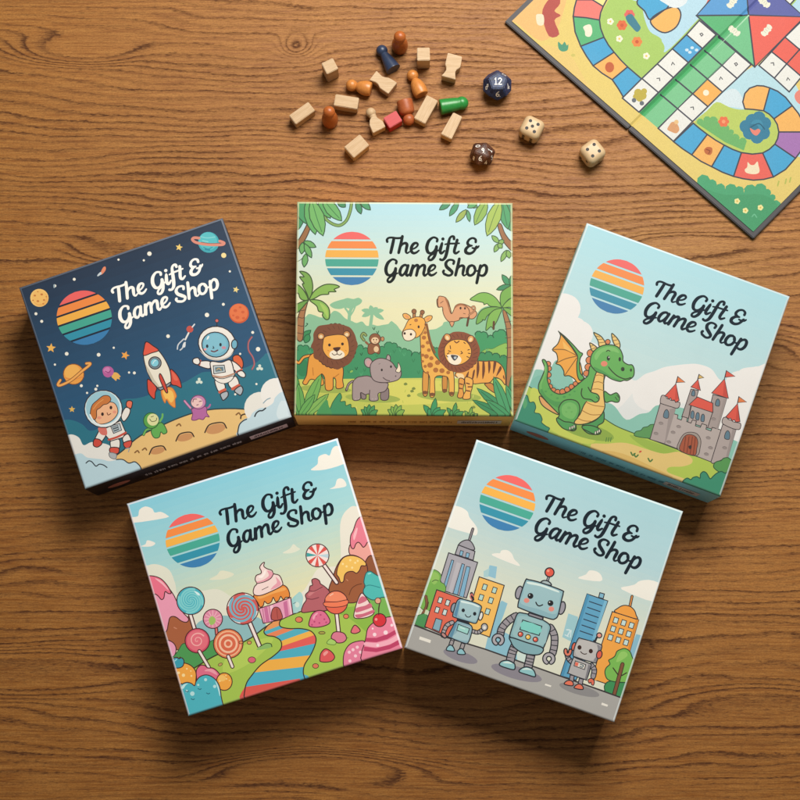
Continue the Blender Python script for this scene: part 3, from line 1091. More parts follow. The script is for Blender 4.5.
def art_dragon(a):
    F, S, P, L, E = a.fr, a.S, a.P, a.L, a.E
    a.bands(-.02, .5, '#a9dce8', '#c3e2e4', 12)
    a.bands(.5, 1.02, '#c3e2e4', '#dcebe4', 6)
    # clouds
    F(500, 210, 300)
    S('#f0efec', '150,230 168,220 190,226 203,250 203,280 222,292 236,318 232,345 255,355 275,370 330,420 360,455 390,438 415,430 440,420 470,415 500,412 530,412 565,425 590,455 625,445 645,425 690,418 800,400 800,760 40,700 60,480', n=5)
    S('#e4e9e8', '330,520 380,470 430,500 470,480 500,560 400,640 250,600')
    for x, y, r in ((520, 468, 56), (468, 478, 44), (404, 488, 48), (690, 478, 60), (640, 470, 40), (176, 262, 40), (214, 330, 36)):
        E('#f0efec', x, y, r)
    # distant hills
    S('#8cc7b6', '40,520 85,435 108,425 130,430 150,400 170,415 190,440 210,480 230,470 260,520 290,515 310,525 340,560 375,545 400,540 430,520 520,540 640,620 700,560 760,700 600,740 40,640')
    S('#7fbfae', '80,470 110,440 150,470 200,520 240,560 100,560')
    # meadow
    a.oc, a.ow = '#3c5a30', 4
    S('#b3cb55', '20,560 60,470 90,478 160,515 250,540 310,575 350,592 400,610 480,640 560,668 640,690 660,800 300,800 20,640', o=1, w=3)
    S('#c8d45e', '85,475 130,500 200,560 260,600 240,625 160,600 90,545')
    E('#8fae48', 235, 590, 75, 20, 15)
    S('#9dbb4c', '350,600 420,622 470,640 500,665 440,655 380,628')
    S('#e6c97c', '245,630 290,624 340,622 400,640 440,650 480,645 512,660 514,675 490,684 455,686 452,700 500,720 470,735 330,690', n=4)
    S('#dcb866', '270,645 330,650 420,690 470,715 440,720 330,685')
    for x, y in ((358, 652), (366, 656), (404, 668)):
        L('#4f7a3a', 4, [(x - 5, y - 5), (x, y + 3), (x + 6, y - 2)])
    E('#d0563f', 378, 645, 4, 2.5, -30)
    for x in (286, 292, 298):
        L('#5d8a3c', 3, [(x, 618), (x + 2, 608)], sm=0)
    # castle
    F(640, 360, 120)
    S('#5c9a5a', '-20,480 15,470 30,452 60,445 80,432 110,440 110,520 -20,510', o='#2f5a38', w=6)
    a.oc, a.ow = '#3a3034', 6
    P('#a89c98', '345,195 395,205 380,260 345,300 330,390 285,380', o=1)
    P('#a89c98', '490,232 582,256 520,470 440,450', o=1)
    P('#b5a9a4', '350,300 490,345 455,455 325,415', o=1)
    P('#b1a5a1', '150,265 250,300 205,470 172,560 75,530', o=1)
    P('#b8ada8', '232,360 260,368 256,392 282,402 290,378 322,388 318,412 346,422 356,400 382,408 375,440 408,450 418,425 450,436 445,462 478,474 486,450 548,468 482,680 172,560', o=1)
    P('#b1a5a1', '555,430 645,455 585,665 560,660 490,690 478,680', o=1)
    P('#9c918e', '205,330 248,318 178,560 172,560')
    P('#9c918e', '622,450 645,455 590,655 578,640')
    P('#9f9490', '560,262 582,256 522,466 512,462')
    S('#b5a9a4', '148,245 160,236 180,242 185,258 205,262 212,270 240,272 250,282 272,284 270,310 255,324 230,318 160,296 142,284', o=1, n=2)
    S('#b5a9a4', '560,385 580,384 592,398 612,402 622,412 650,418 672,424 672,450 660,465 620,458 560,430 550,410', o=1, n=2)
    for q in ('246,160 268,272 245,285 235,268 220,272 212,255 195,262 190,248 172,242', '392,132 408,205 345,182', '566,128 592,258 482,222', '388,248 490,290 490,352 332,300', '652,292 668,412 640,415 632,400 615,405 608,390 592,392 575,380'):
        P('#df5847', q, o=1)
    for q in ('246,160 262,262 240,268', '392,132 404,196 385,190', '566,128 586,250 555,240', '652,292 664,405 640,402'):
        P('#c94a3c', q)
    a.ow = 5
    for q, c in (('258,112 306,150 250,152', '#e5824a'), ('398,98 430,120 392,128', '#d8b56a'), ('578,74 634,112 570,118', '#dc5a48'), ('660,246 710,282 652,286', '#e5824a')):
        P(c, q, o=1)
    for q in ('258,112 244,164', '398,98 388,136', '578,74 564,134', '660,246 650,296'):
        L(a.oc, 6, q, sm=0)
    for cx, cy, r in ((181, 360, 1.1), (360, 222, .75), (520, 285, .9), (584, 500, 1.1)):
        S('#5f7f90', [(cx - 15 * r, cy + 20 * r), (cx - 10 * r, cy - 12 * r), (cx + 4 * r, cy - 26 * r), (cx + 16 * r, cy - 8 * r), (cx + 12 * r, cy + 26 * r)], o=1)
    for i in range(3):
        x, y = 355 + i * 34, 362 + i * 11
        S('#5f7f90', [(x - 12, y + 22), (x - 8, y - 12), (x + 3, y - 22), (x + 12, y - 8), (x + 8, y + 28)], o=1)
    for x, y in ((148, 424), (115, 492), (265, 446), (228, 484), (200, 548), (460, 520), (475, 586), (448, 628), (568, 586), (495, 395)):
        S('#968b88', [(x - 16, y - 6), (x, y - 12), (x + 16, y - 2), (x + 12, y + 10), (x - 10, y + 8)], n=2)
        L('#7d7270', 3, [(x - 14, y - 4), (x, y - 10), (x + 14, y - 2)])
    S('#a3988f', '262,600 270,540 300,495 340,482 385,492 410,530 408,580 382,640', o=1)
    S('#a9573a', '275,604 285,545 310,505 345,498 380,515 392,550 385,590 370,636', o=1)
    for x in (300, 322, 344, 364):
        L('#70341f', 5, [(x + 12, 512), (x - 2, 612 + (x - 300) * .3)], sm=0)
    S('#3a2c2a', '330,575 350,570 348,592 335,592')
    # bushes
    S('#569a54', '500,690 520,675 545,670 560,655 590,650 620,665 700,640 680,800 560,760 500,720', o='#2f5a38', w=7)
    F(695, 465, 40)
    S('#3a9272', '-420,420 -300,380 -200,300 -130,260 -60,290 -20,250 60,230 120,260 130,180 185,130 250,160 320,270 380,220 450,160 540,125 620,160 720,140 760,700 400,800 -200,640 -500,520', o='#1d5a45', w=24)
    F(505, 370, 120)
    S('#379072', '40,400 75,330 110,210 125,180 150,170 165,215 195,215 208,250 200,285 235,295 252,330 248,352 275,375 300,400 200,460', o='#1d5a45', w=7)
    S('#57a870', '120,215 140,190 150,230 130,260')
    # dragon
    F(530, 320, 110)
    a.oc, a.ow = '#2d3a24', 9
    # far leg, far arm
    S('#4a9a56', '400,760 480,730 540,660 545,740 500,775 520,830 440,830 390,790', o=1)
    S('#5aa655', '548,520 590,545 620,535 640,532 660,560 655,595 630,600 600,592 555,598', o=1)
    L('#2d3a24', 5, '640,548 655,565')
    L('#2d3a24', 5, '628,562 645,585')
    # wing
    S('#f0a944', '215,85 225,110 205,170 165,212 195,240 205,290 192,315 225,330 250,370 255,405 290,405 330,430 355,460 390,420 350,260', o=1, n=3)
    for q in ('340,255 260,215 168,212', '345,262 265,280 195,312', '345,275 300,340 258,402'):
        L('#8a6128', 7, q)
    P('#f6c062', '240,150 330,245 250,205')
    S('#5fae57', '212,82 260,120 320,180 365,230 388,245 370,280 365,340 375,390 400,420 370,440 350,400 345,320 350,260 300,180 250,120', o=1)
    # back scallops
    for x, y, r in ((446, 240, 26), (438, 292, 26), (430, 342, 25), (416, 388, 22), (134, 318, 20), (140, 352, 20), (138, 398, 20), (134, 446, 20), (148, 486, 21), (174, 514, 21), (206, 526, 21), (242, 522, 21), (276, 506, 20), (308, 486, 19), (336, 464, 17), (572, 158, 18)):
        E('#dd8452', x, y, r, o=1, w=7)
    # body and tail
    S('#e3a868', '70,560 85,610 130,650 210,690 205,650 140,610 90,560', o=1)
    S('#62ae58', '90,292 110,288 128,320 135,360 128,420 140,470 165,515 220,540 280,525 340,480 400,430 430,400 450,330 560,360 545,440 545,540 550,640 500,720 420,755 330,740 240,700 210,680 140,610 95,560 68,520 65,470 90,410 110,350', o=1)
    S('#7dc06a', '110,310 120,340 112,400 85,470 90,520 80,500 80,460 105,400')
    S('#4f9c52', '80,530 130,590 210,640 240,600 180,590 120,550 90,500')
    for x, y, r in ((118, 520, 10), (160, 545, 8), (205, 570, 10), (255, 560, 12), (295, 545, 9), (330, 520, 9), (140, 500, 7)):
        E('#4f9c52', x, y, r, r * .7)
    # belly
    S('#efc672', '490,380 520,370 545,400 542,470 545,560 552,640 510,710 430,752 360,762 325,745 370,690 400,620 440,560 460,480', o=1)
    for q in ('480,408 510,400 545,412', '468,455 505,450 542,462', '455,505 500,502 543,515', '415,598 470,622 545,632', '388,660 450,690 520,690', '350,715 400,735 450,738'):
        L('#a87a38', 6, q)
    # near arm
    S('#62ae58', '400,490 430,490 450,525 500,540 515,570 500,590 470,600 420,590 385,560 380,520', o=0)
    L('#2d3a24', 8, '385,500 380,540 400,572 450,580 480,600 505,590 512,565 495,540 452,525 430,490')
    L('#2d3a24', 5, '490,560 505,575')
    # near leg
    S('#5caa58', '215,640 250,590 310,580 355,600 370,650 355,710 330,745 345,790 320,810 270,790 205,735 220,690', o=1)
    S('#78bd68', '240,630 290,600 340,620 350,670 320,720 270,710 240,680')
    for x, y, r in ((290, 640, 14), (310, 670, 9), (270, 670, 8)):
        E('#6bb25f', x, y, r, r * .7)
    F(505, 370, 120)
    a.ow = 8
    S('#4f9f58', '355,320 400,345 440,350 478,365 478,392 455,402 420,402 385,385 352,345', o=1)
    S('#4f9f58', '525,375 560,370 610,380 648,405 640,425 605,430 560,410 525,392', o=1)
    for x, y in ((440, 388), (455, 382), (468, 376), (612, 418), (626, 412), (638, 405)):
        S('#e6e2d0', [(x - 5, y + 12), (x - 5, y - 4), (x, y - 8), (x + 5, y - 3), (x + 3, y + 12)], o=1, w=4)
    # head
    F(530, 320, 110)
    a.ow = 9
    S('#ecc878', '468,92 490,98 525,120 555,165 552,190 510,190 500,150', o=1)
    S('#ecc878', '600,98 620,110 650,145 662,180 655,205 625,185 605,140', o=1)
    S('#ecc878', '440,165 470,180 495,205 470,225 455,220 445,195', o=1)
    for q in ('485,115 515,122', '500,140 540,138', '508,165 552,160', '605,125 628,118', '612,150 648,142', '625,178 660,170', '448,190 466,182', '456,210 484,200'):
        L('#8a6a38', 5, q, sm=0)
    S('#66b25a', '450,330 445,290 460,240 500,200 560,180 620,185 660,210 682,260 685,300 720,325 750,328 765,360 760,410 720,440 690,440 660,448 600,430 545,395 490,375', o=1, n=5)
    S('#7fc26c', '475,260 510,215 570,195 630,205 655,240 600,225 530,235 490,290')
    L('#2d3a24', 8, '582,348 610,380 650,412 700,430 740,420')
    L('#2d3a24', 6, '582,348 578,340')
    S('#4f9c52', '470,340 540,372 600,412 670,440 640,440 560,400 490,372')
    E('#1f2a20', 577, 278, 12, 18)
    E('#1f2a20', 660, 286, 9, 16)
    E('#e9f0e0', 581, 271, 4, 5)
    L('#2d3a24', 7, '562,228 574,220 588,226')
    E('#e58a70', 546, 318, 24, 20)
    E('#2f4a2c', 682, 358, 14, 16)
    E('#1f2a20', 684, 360, 8, 9)
    E('#2f4a2c', 742, 365, 8, 12)
def swirl(a, c1, c2, cx, cy, r, turns=1.6, arms=2, w=.16, o=None, ow=9):
    a.E(c1, cx, cy, r, n=30, o=o or 0, w=ow)
    for k in range(arms):
        n = 26
        p = []
        for i in range(n + 1):
            t = i / n
            g = 2 * math.pi * (turns * t + k / arms)
            p.append((cx + r * .88 * t * math.cos(g), cy + r * .88 * t * math.sin(g)))
        a.L(c2, [r * w * (0.45 + .75 * i / n) for i in range(n + 1)], p, n=2)


def art_candy(a):
    F, S, P, L, E = a.fr, a.S, a.P, a.L, a.E
    a.bands(-.02, .3, '#7fc6da', '#a4d3d6', 10)
    a.bands(.3, .62, '#a4d3d6', '#e3dfb4', 12)
    a.bands(.62, 1.02, '#e3dfb4', '#e9e2c0', 3)
    # clouds
    F(115, 430, 300)
    S('#dfe0cf', '80,380 90,362 115,360 145,375 160,410 170,440 230,430 270,425 300,440 330,470 300,560 120,520')
    S('#e6e2d4', '470,460 500,430 520,400 540,370 570,365 600,350 600,250 620,210 650,205 720,260 740,520 480,560', n=5)
    S('#e9e6dc', '45,250 44,236 62,232 66,215 82,206 100,212 106,222 122,220 138,228 136,236', n=3)
    S('#e9e6dc', '70,312 82,306 86,296 98,298 108,304 96,312', n=3)
    S('#ebe8de', '522,106 532,96 540,88 542,70 560,62 572,66 580,46 596,42 612,80 606,90 560,104', n=3)
    S('#e9e6dc', '572,156 586,148 592,130 606,128 616,140 612,150', n=3)
    S('#dfe2cf', '445,328 465,316 474,304 484,312 492,318 470,328', n=3)
    S('#dfe0c8', '250,400 270,388 280,376 300,378 316,386 290,398', n=3)
    # far hills
    S('#8fbcc0', '215,520 250,500 290,495 310,500 340,510 380,500 400,540 300,580 220,560')
    S('#9ed0d0', '455,470 470,450 480,440 492,432 500,450 490,480 470,500')
    a.oc, a.ow = '#4a2a2c', 4
    # pink iced mountain, left edge
    F(140, 570, 100)
    a.ow = 9
    S('#a8613f', '190,500 240,380 290,380 340,400 400,370 430,440 400,560 360,600 300,640 210,580', o=1)
    S('#e89bb4', '40,60 100,170 200,130 260,190 300,270 340,340 385,390 370,418 330,410 280,375 240,380 225,430 215,480 195,490 160,400 60,120', o=1)
    S('#e8738c', '60,55 110,52 170,75 220,130 248,185 225,190 200,175 190,225 170,238 145,210 120,195 108,220 60,100', o=1)
    S('#f5b4bf', '120,70 170,90 215,140 225,165 180,120')
    S('#e9a0bd', '210,560 260,580 285,620 280,670 255,690 220,600', o=1)
    L('#c9866a', 8, '270,460 290,470')
    # green hills
    S('#4f9a56', '250,720 300,650 340,590 400,600 480,620 600,560 640,700 400,800 260,800', o='#2f5a38', w=7)
    F(115, 430, 300)
    a.oc, a.ow = '#3f3a2a', 4
    S('#a5c554', '150,660 200,640 250,610 300,585 360,555 400,525 440,505 500,482 550,470 600,452 660,446 720,440 800,560 800,680 200,800', o=1)
    S('#b5d05e', '300,600 380,560 420,560 360,620 290,650')
    S('#8cb848', '560,480 640,470 730,450 770,560 700,560 620,500')
    S('#79b356', '655,450 700,440 722,450 740,520 700,500 680,470')
    # striped path
    F(230, 610, 100)
    a.oc, a.ow = '#3a2c2a', 9
    path = curve(pts_of('330,100 290,130 265,175 290,205 350,215 400,250 400,310 340,370 240,440 170,520 120,600 100,720 600,560 580,510 590,440 640,360 675,280 680,220 640,170 560,150 470,150 400,135 390,100 410,70'), True, 5)
    P('#54b1c4', path)

    def clipband(col, q):
        # stripes across the path
        a.polys.append((hexc(col), [a.map(*v) for v in clip_poly(path, q)]))
    lines = [((300, 60), (430, 60)), ((280, 168), (400, 122)), ((275, 200), (410, 150)), ((330, 224), (520, 150)), ((400, 250), (640, 166)), ((405, 292), (680, 198)),
             ((388, 332), (690, 266)), ((310, 400), (670, 360)), ((195, 500), (600, 455)), ((110, 617), (590, 545)), ((60, 760), (620, 700))]
    ext = [((l[0] - (r[0] - l[0]) * .25, l[1] - (r[1] - l[1]) * .25), (r[0] + (r[0] - l[0]) * .12, r[1] + (r[1] - l[1]) * .12)) for l, r in lines]
    for c, p, q in zip(('#e59a5c', '#54b1c4', '#e8875c', '#54b1c4', '#efb550', '#e2605a', '#4fb0c6', '#f0b24c', '#4fb0c6', '#dc5c52'), ext, ext[1:]):
        clipband(c, [p[0], p[1], q[1], q[0]])
    a.stroke(a.oc, 9, curve(pts_of('330,100 290,130 265,175 290,205 350,215 400,250 400,310 340,370 240,440 170,520 120,600 100,740'), False, 5))
    a.stroke(a.oc, 9, curve(pts_of('600,570 580,510 590,440 640,360 675,280 680,220 640,170 560,150 470,150 400,135 390,100 410,70'), False, 5))
    # cupcake house
    F(220, 550, 100)
    a.oc, a.ow = '#4a2428', 9
    S('#a8d2d0', '590,500 600,380 620,345 650,350 655,420 640,480')
    E('#cfe2d8', 612, 438, 18, 22)
    L('#5a7a80', 5, '580,430 600,420')
    P('#e7a3bd', '305,470 400,440 560,380 578,515 480,560 340,588', o=1)
    for q in ('345,460 372,450 392,575 362,582', '500,420 530,405 545,530 515,540'):
        P('#c9719b', q)
    for q in ('395,445 415,440 420,470 405,520', '540,395 555,388 570,510 560,520'):
        P('#f2c6d4', q)
    for q in ('385,445 405,575', '335,470 350,580'):
        L('#a8587c', 5, q, sm=0)
    S('#b5564f', '410,560 408,490 430,460 460,462 480,490 490,550', o=1, w=7)
    L('#8a3a38', 5, '448,470 455,550')
    S('#e58c3c', '262,370 300,345 420,300 490,280 530,300 550,345 548,378 520,380 500,398 480,372 465,402 440,415 420,380 405,415 375,432 350,412 340,445 315,458 295,420', o=1, n=3)
    S('#f1a95a', '300,370 420,330 500,300 520,320 420,350 320,390')
    S('#f2d9d4', '330,110 350,100 345,130 370,150 410,165 422,190 470,205 495,260 490,285 430,320 330,362 275,362 260,335 270,295 290,270 276,240 285,205 320,190 325,170 312,140', o=1)
    S('#e6a0ae', '372,165 415,180 410,215 380,240 300,262 290,255 340,240 385,205')
    S('#e6a0ae', '440,215 480,260 470,290 400,320 420,290 450,260')
    L('#4a2428', 7, '290,270 350,255 400,228 422,192')
    L('#4a2428', 5, '330,320 380,295')
    S('#fbeeea', '300,215 330,200 355,160 360,185 330,225')
    # big blue and red lollipop
    L(a.oc, 42, '230,580 310,770', sm=0)
    L('#efe2dc', 22, '230,580 310,770', sm=0)
    swirl(a, '#efe0dc', '#cf5c58', 176, 470, 126, 1.0, 4, .28, 1)
    for k in range(2):
        pass
    swirl(a, '#efe0dc', '#cf5c58', 176, 470, 0.1, 1.0, 1)
    for k in range(4):
        p = [(176 + 112 * t * math.cos(6.283 * (t + k / 4 + .12)), 470 + 112 * t * math.sin(6.283 * (t + k / 4 + .12))) for t in [i / 20 for i in range(3, 21)]]
        L('#79b3c6', [4 + i for i in range(len(p))], p, n=2)
    a.E(None, 176, 470, 126, o=1, n=30)
    S('#8cba6a', '285,800 330,760 380,745 410,770 370,790')
    L('#3a4a2a', 7, '310,775 360,748 400,752 408,775')
    # lollipops on the left
    F(140, 570, 100)
    L(a.oc, 38, '400,360 432,470', sm=0)
    L('#efe2dc', 19, '400,360 432,470', sm=0)
    swirl(a, '#48afc0', '#7fcfd2', 402, 248, 110, 1.3, 4, .13, 1)
    a.E(None, 402, 248, 110, o=1, n=30)
    S('#d4eef0', '430,170 465,185 475,205 455,200')
    L(a.oc, 30, '605,470 610,520', sm=0)
    L('#d9756f', 14, '605,470 610,520', sm=0)
    E('#dd8ba6', 578, 392, 77, o=1)
    for k in range(12):
        g = math.pi * k / 6
        L('#efbcc4', 6, [(578 + 22 * math.cos(g), 392 + 22 * math.sin(g)), (578 + 66 * math.cos(g), 392 + 66 * math.sin(g))], sm=0)
    S('#9fc065', '545,400 570,370 600,395 590,430 560,440')
    E('#cf4f68', 455, 566, 98, o=1)
    E('#e2707f', 455, 564, 84)
    swirl(a, '#e2707f', '#f3b2ae', 455, 564, 70, 1.9, 1, .12)
    E('#de7c50', 700, 590, 118, o=1)
    for r, c in ((104, '#f0b48c'), (92, '#d96a4c'), (76, '#f2c3a4'), (60, '#d96a4c'), (34, '#f2c3a4'), (20, '#d96a4c')):
        E(c, 700, 590, r)
    F(165, 640, 90)
    a.ow = 10
    L(a.oc, 38, '300,100 385,245', sm=0)
    L('#efe2dc', 20, '300,100 385,245', sm=0)
    L(a.oc, 38, '555,145 592,238', sm=0)
    L('#efe2dc', 20, '555,145 592,238', sm=0)
    # corner sweets
    S('#e0708c', '275,330 275,265 310,225 350,228 375,248 420,250 465,285 480,330 400,400 290,400', o=1)
    S('#eea0ae', '345,275 380,255 430,268 460,310 430,300 390,280')
    S('#f0a848', '120,400 90,300 100,220 170,205 230,230 268,280 270,350 250,420', o=1)
    E('#f0a848', 520, 370, 70, 78, o=1)
    E('#f6c46c', 500, 340, 34, 28)
    for x, y, r in ((160, 312, 15), (118, 290, 12), (230, 318, 9), (190, 255, 8), (225, 275, 6), (480, 365, 8), (540, 345, 7), (535, 315, 6), (565, 360, 5)):
        E('#f8dc9c', x, y, r, n=10)
    S('#3aa0b4', '65,190 75,160 105,155 120,165 145,158 165,185 155,230 120,248 80,240', o=1)
    L('#a6dbe0', 9, '85,185 100,172')
    L(a.oc, 7, '105,152 120,165 132,150')
    S('#4fb6c4', '130,420 150,390 190,375 230,385 258,405 270,370 300,330 350,310 400,320 450,360 480,420 492,500 510,640 420,760 60,760', o=1)
    S('#c5e9ea', '140,425 160,395 200,385 180,400 160,430')
    S('#c5e9ea', '440,360 468,410 482,470 480,500 465,440')
    for x, y, r in ((355, 352, 14), (290, 398, 10), (435, 412, 15), (238, 475, 20), (188, 452, 12)):
        E('#b8e2e4', x, y, r, n=10)
    for x, y in ((300, 430), (375, 470), (240, 520), (188, 450)):
        L('#2f6f80', 8, [(x - 12, y), (x + 4, y + 8), (x + 16, y + 2)])
    # chocolate mountain and right side
    F(295, 530, 100)
    a.ow = 9
    S('#eaa49a', '440,200 450,100 600,60 680,260 560,260', o=1)
    S('#e67f92', '440,100 445,40 465,0 500,-90 560,-120 600,-40 620,80 580,95 565,120 545,135 525,110 505,95 485,110 470,145 450,140', o=1)
    S('#f4b6bd', '465,40 490,-20 500,-10 485,50 470,80')
    S('#8e5436', '560,260 620,205 700,380 560,400', o=1)
    S('#9c5c3a', '270,500 300,380 330,290 380,220 450,198 520,220 570,270 580,350 560,430 520,560 400,580', o=1)
    S('#efc061', '330,350 345,280 385,220 450,202 520,220 565,260 562,285 530,285 515,320 490,345 460,330 420,335 395,360 385,410 362,418 348,380', o=1)
    for x, y in ((440, 240), (480, 260), (410, 290), (455, 300), (500, 245), (380, 270)):
        E('#f8dc98', x, y, 9)
    L('#6a3a24', 7, '430,520 450,470 490,440 530,430')
    L('#c98a68', 7, '410,395 420,405')
    S('#4fbab4', '555,380 570,340 600,328 630,345 665,365 720,380 740,520 690,540 620,560 555,520 545,480 560,450 550,420', o='#2a5a5c')
    L('#2f8a8c', 7, '560,450 600,440 680,460')
    L('#a8e2dc', 8, '585,350 605,345')
    L(a.oc, 40, '225,275 330,420', sm=0)
    L('#efe2dc', 20, '225,275 330,420', sm=0)
    E('#efe0dc', 176, 202, 93, o=1)
    for k in range(8):
        g0, g1 = R(45 * k - 8), R(45 * k + 14)
        c = '#d9564e' if k not in (4,) else '#3fa0a0'
        if k == 0:
            c = '#b9d2dc'
        P(c, [(176, 202)] + [(176 + 88 * math.cos(g0 + (g1 - g0) * t / 3), 202 + 88 * math.sin(g0 + (g1 - g0) * t / 3)) for t in range(4)])
    S('#b5636a', '50,660 60,600 85,560 78,520 105,490 115,450 135,440 130,400 160,388 190,405 200,430 230,450 270,490 290,560 260,640 150,650', o=1)
    S('#cc7f82', '100,510 130,495 200,470 150,500 110,530')
    for q in ('110,485 150,490 215,455', '85,545 130,555 185,540'):
        L('#7a3a44', 7, q)
    S('#dd6f92', '108,770 112,720 135,670 180,645 230,655 265,700 275,740 240,765 170,780', o=1)
    for x, y in ((160, 690), (200, 680), (230, 715), (150, 735), (190, 745), (245, 740), (130, 760)):
        E('#b84a74', x, y, 8, n=8)
    S('#eea6b8', '135,700 160,668 180,665 160,690 145,720')
    for x, y, rx, ry in ((28, 718, 27, 22), (405, 690, 19, 16)):
        E('#e2805c', x, y, rx, ry, o=1, w=7)
        E('#f0aa84', x - 5, y - 4, rx * .4, ry * .4)
    L(a.oc, 38, '328,660 345,820', sm=0)
    L('#efe2dc', 20, '328,660 345,820', sm=0)
    E('#e5684e', 325, 580, 93, o=1)
    S('#f08c68', '240,560 270,510 330,492 390,520 405,560 330,572')
    S('#ee7d58', '228,580 330,575 418,560 410,600 330,618 240,612', o=1, w=7)
    L('#f8c4ac', 8, '275,525 300,510')
    S('#f1d5d2', '470,700 478,630 500,560 530,505 560,530 600,590 632,655 600,690 530,708', o=1)
    for q in ('515,545 545,530 575,560 520,590 500,585', '488,625 560,605 600,585 615,615 560,640 485,660', '478,680 540,670 625,640 630,660 560,690 500,705'):
        S('#cd6a80', q)
    L(a.oc, 7, '668,685 672,620 680,580')
    E('#dfa888', 663, 566, 24, o=1, w=7)
    F(310, 590, 100)
    # tufts, pebbles
    S('#a8cf6a', '130,430 145,400 175,392 205,415 190,440', o='#5a7a34', w=6)
    S('#d97a92', '165,385 180,345 220,335 270,350 288,390 262,420 215,425 195,405', o=1)
    L('#4a6a34', 5, '285,385 300,385')
    for x, y, rx, ry, c in ((285, 212, 21, 18, '#e2805c'), (90, 344, 26, 11, '#a8a04c'), (38, 610, 24, 19, '#dd7a5c')):
        E(c, x, y, rx, ry, o=1, w=6)
    S('#e0707a', '325,330 345,290 365,285 395,315 395,335 360,350 330,345', o=1)
    S('#dd5a5c', '72,560 80,510 110,475 140,478 175,505 192,540 170,570 120,580 80,575', o=1)
    S('#ee9c98', '100,510 125,490 140,500 110,530')
    # pink domes
    S('#e4809e', '262,600 268,510 310,440 380,412 440,425 440,580 280,640', o=1)
    for x, y in ((375, 460), (310, 500), (360, 530), (400, 500), (315, 570), (340, 480), (420, 540)):
        E('#f6ccd6', x, y, 13, n=10)
    S('#e9849f', '445,380 460,310 510,260 600,222 680,225 760,330 790,500 440,570 410,510 430,440', o=1)
    P('#bf4268', '446,385 530,385 620,355 700,310 720,335 620,395 530,420 440,415')
    P('#bf4268', '430,455 530,468 640,440 730,390 745,425 640,475 530,500 425,490')
    S('#f4b0c0', '440,420 530,425 640,395 722,345 730,380 640,435 530,460 435,445')
    for x, y, r in ((515, 358, 15), (605, 342, 18), (655, 283, 12), (540, 445, 12), (500, 310, 8)):
        E('#f8dce2', x, y, r, n=10)
    E('#d5323c', 556, 242, 53, o=1)
    E('#ee9a98', 528, 236, 11)
    L(a.oc, 7, '550,200 548,150 556,108')
    # pebbles on the left meadow
    F(230, 610, 100)
    for x, y, rx, ry, c in ((148, 262, 17, 14, '#d99a5c'), (168, 400, 30, 24, '#d9667a'), (545, 78, 28, 22, '#e2805c')):
        E(c, x, y, rx, ry, o=1, w=6)
    F(165, 640, 90)
    E('#c2a062', 485, 218, 20, 12, -25, o=1, w=5)
    E('#d98f58', 668, 22, 17, 13, o=1, w=6)


def clip_poly(poly, conv):
    """Part of a polygon inside a convex one (Sutherland-Hodgman)."""
    area = sum(conv[i - 1][0] * conv[i][1] - conv[i][0] * conv[i - 1][1] for i in range(len(conv)))
    if area < 0:
        conv = conv[::-1]
    out = list(poly)
    for i in range(len(conv)):
        a, b = conv[i - 1], conv[i]
        ins = lambda p: (b[0] - a[0]) * (p[1] - a[1]) - (b[1] - a[1]) * (p[0] - a[0])
        src, out = out, []
        for k in range(len(src)):
            p, q = src[k - 1], src[k]
            dp, dq = ins(p), ins(q)
            if (dp >= 0) != (dq >= 0):
                t = dp / (dp - dq)
                out.append((p[0] + (q[0] - p[0]) * t, p[1] + (q[1] - p[1]) * t))
            if dq >= 0:
                out.append(q)
        if not out:
            return [(0, 0), (0, 0), (0, 0)]
    return out
def tube(a, p, w, c, n):
    """Ribbed robot limb."""
    a.L(a.oc, w + 2 * a.ow * .8, p)
    a.L(c, w, p)
    q = curve(pts_of(p), False, 8)
    for i in range(1, n):
        k = i * (len(q) - 1) / n
        j = min(int(k), len(q) - 2)
        x, y = q[j]
        dx, dy = q[j + 1][0] - x, q[j + 1][1] - y
        l = math.hypot(dx, dy) or 1
        a.L(a.oc, a.ow * .6, [(x - dy / l * w / 2, y + dx / l * w / 2), (x + dy / l * w / 2, y - dx / l * w / 2)], sm=0)


def quad_win(a, col, x, y, w, h, ang, o=1, ow=None):
    c, s = math.cos(R(ang)), math.sin(R(ang))
    a.P(col, [(x + u * w / 2 * c - v * h / 2 * s, y + u * w / 2 * s + v * h / 2 * c) for u, v in ((-1, -1), (1, -1), (1, 1), (-1, 1))], o, ow)


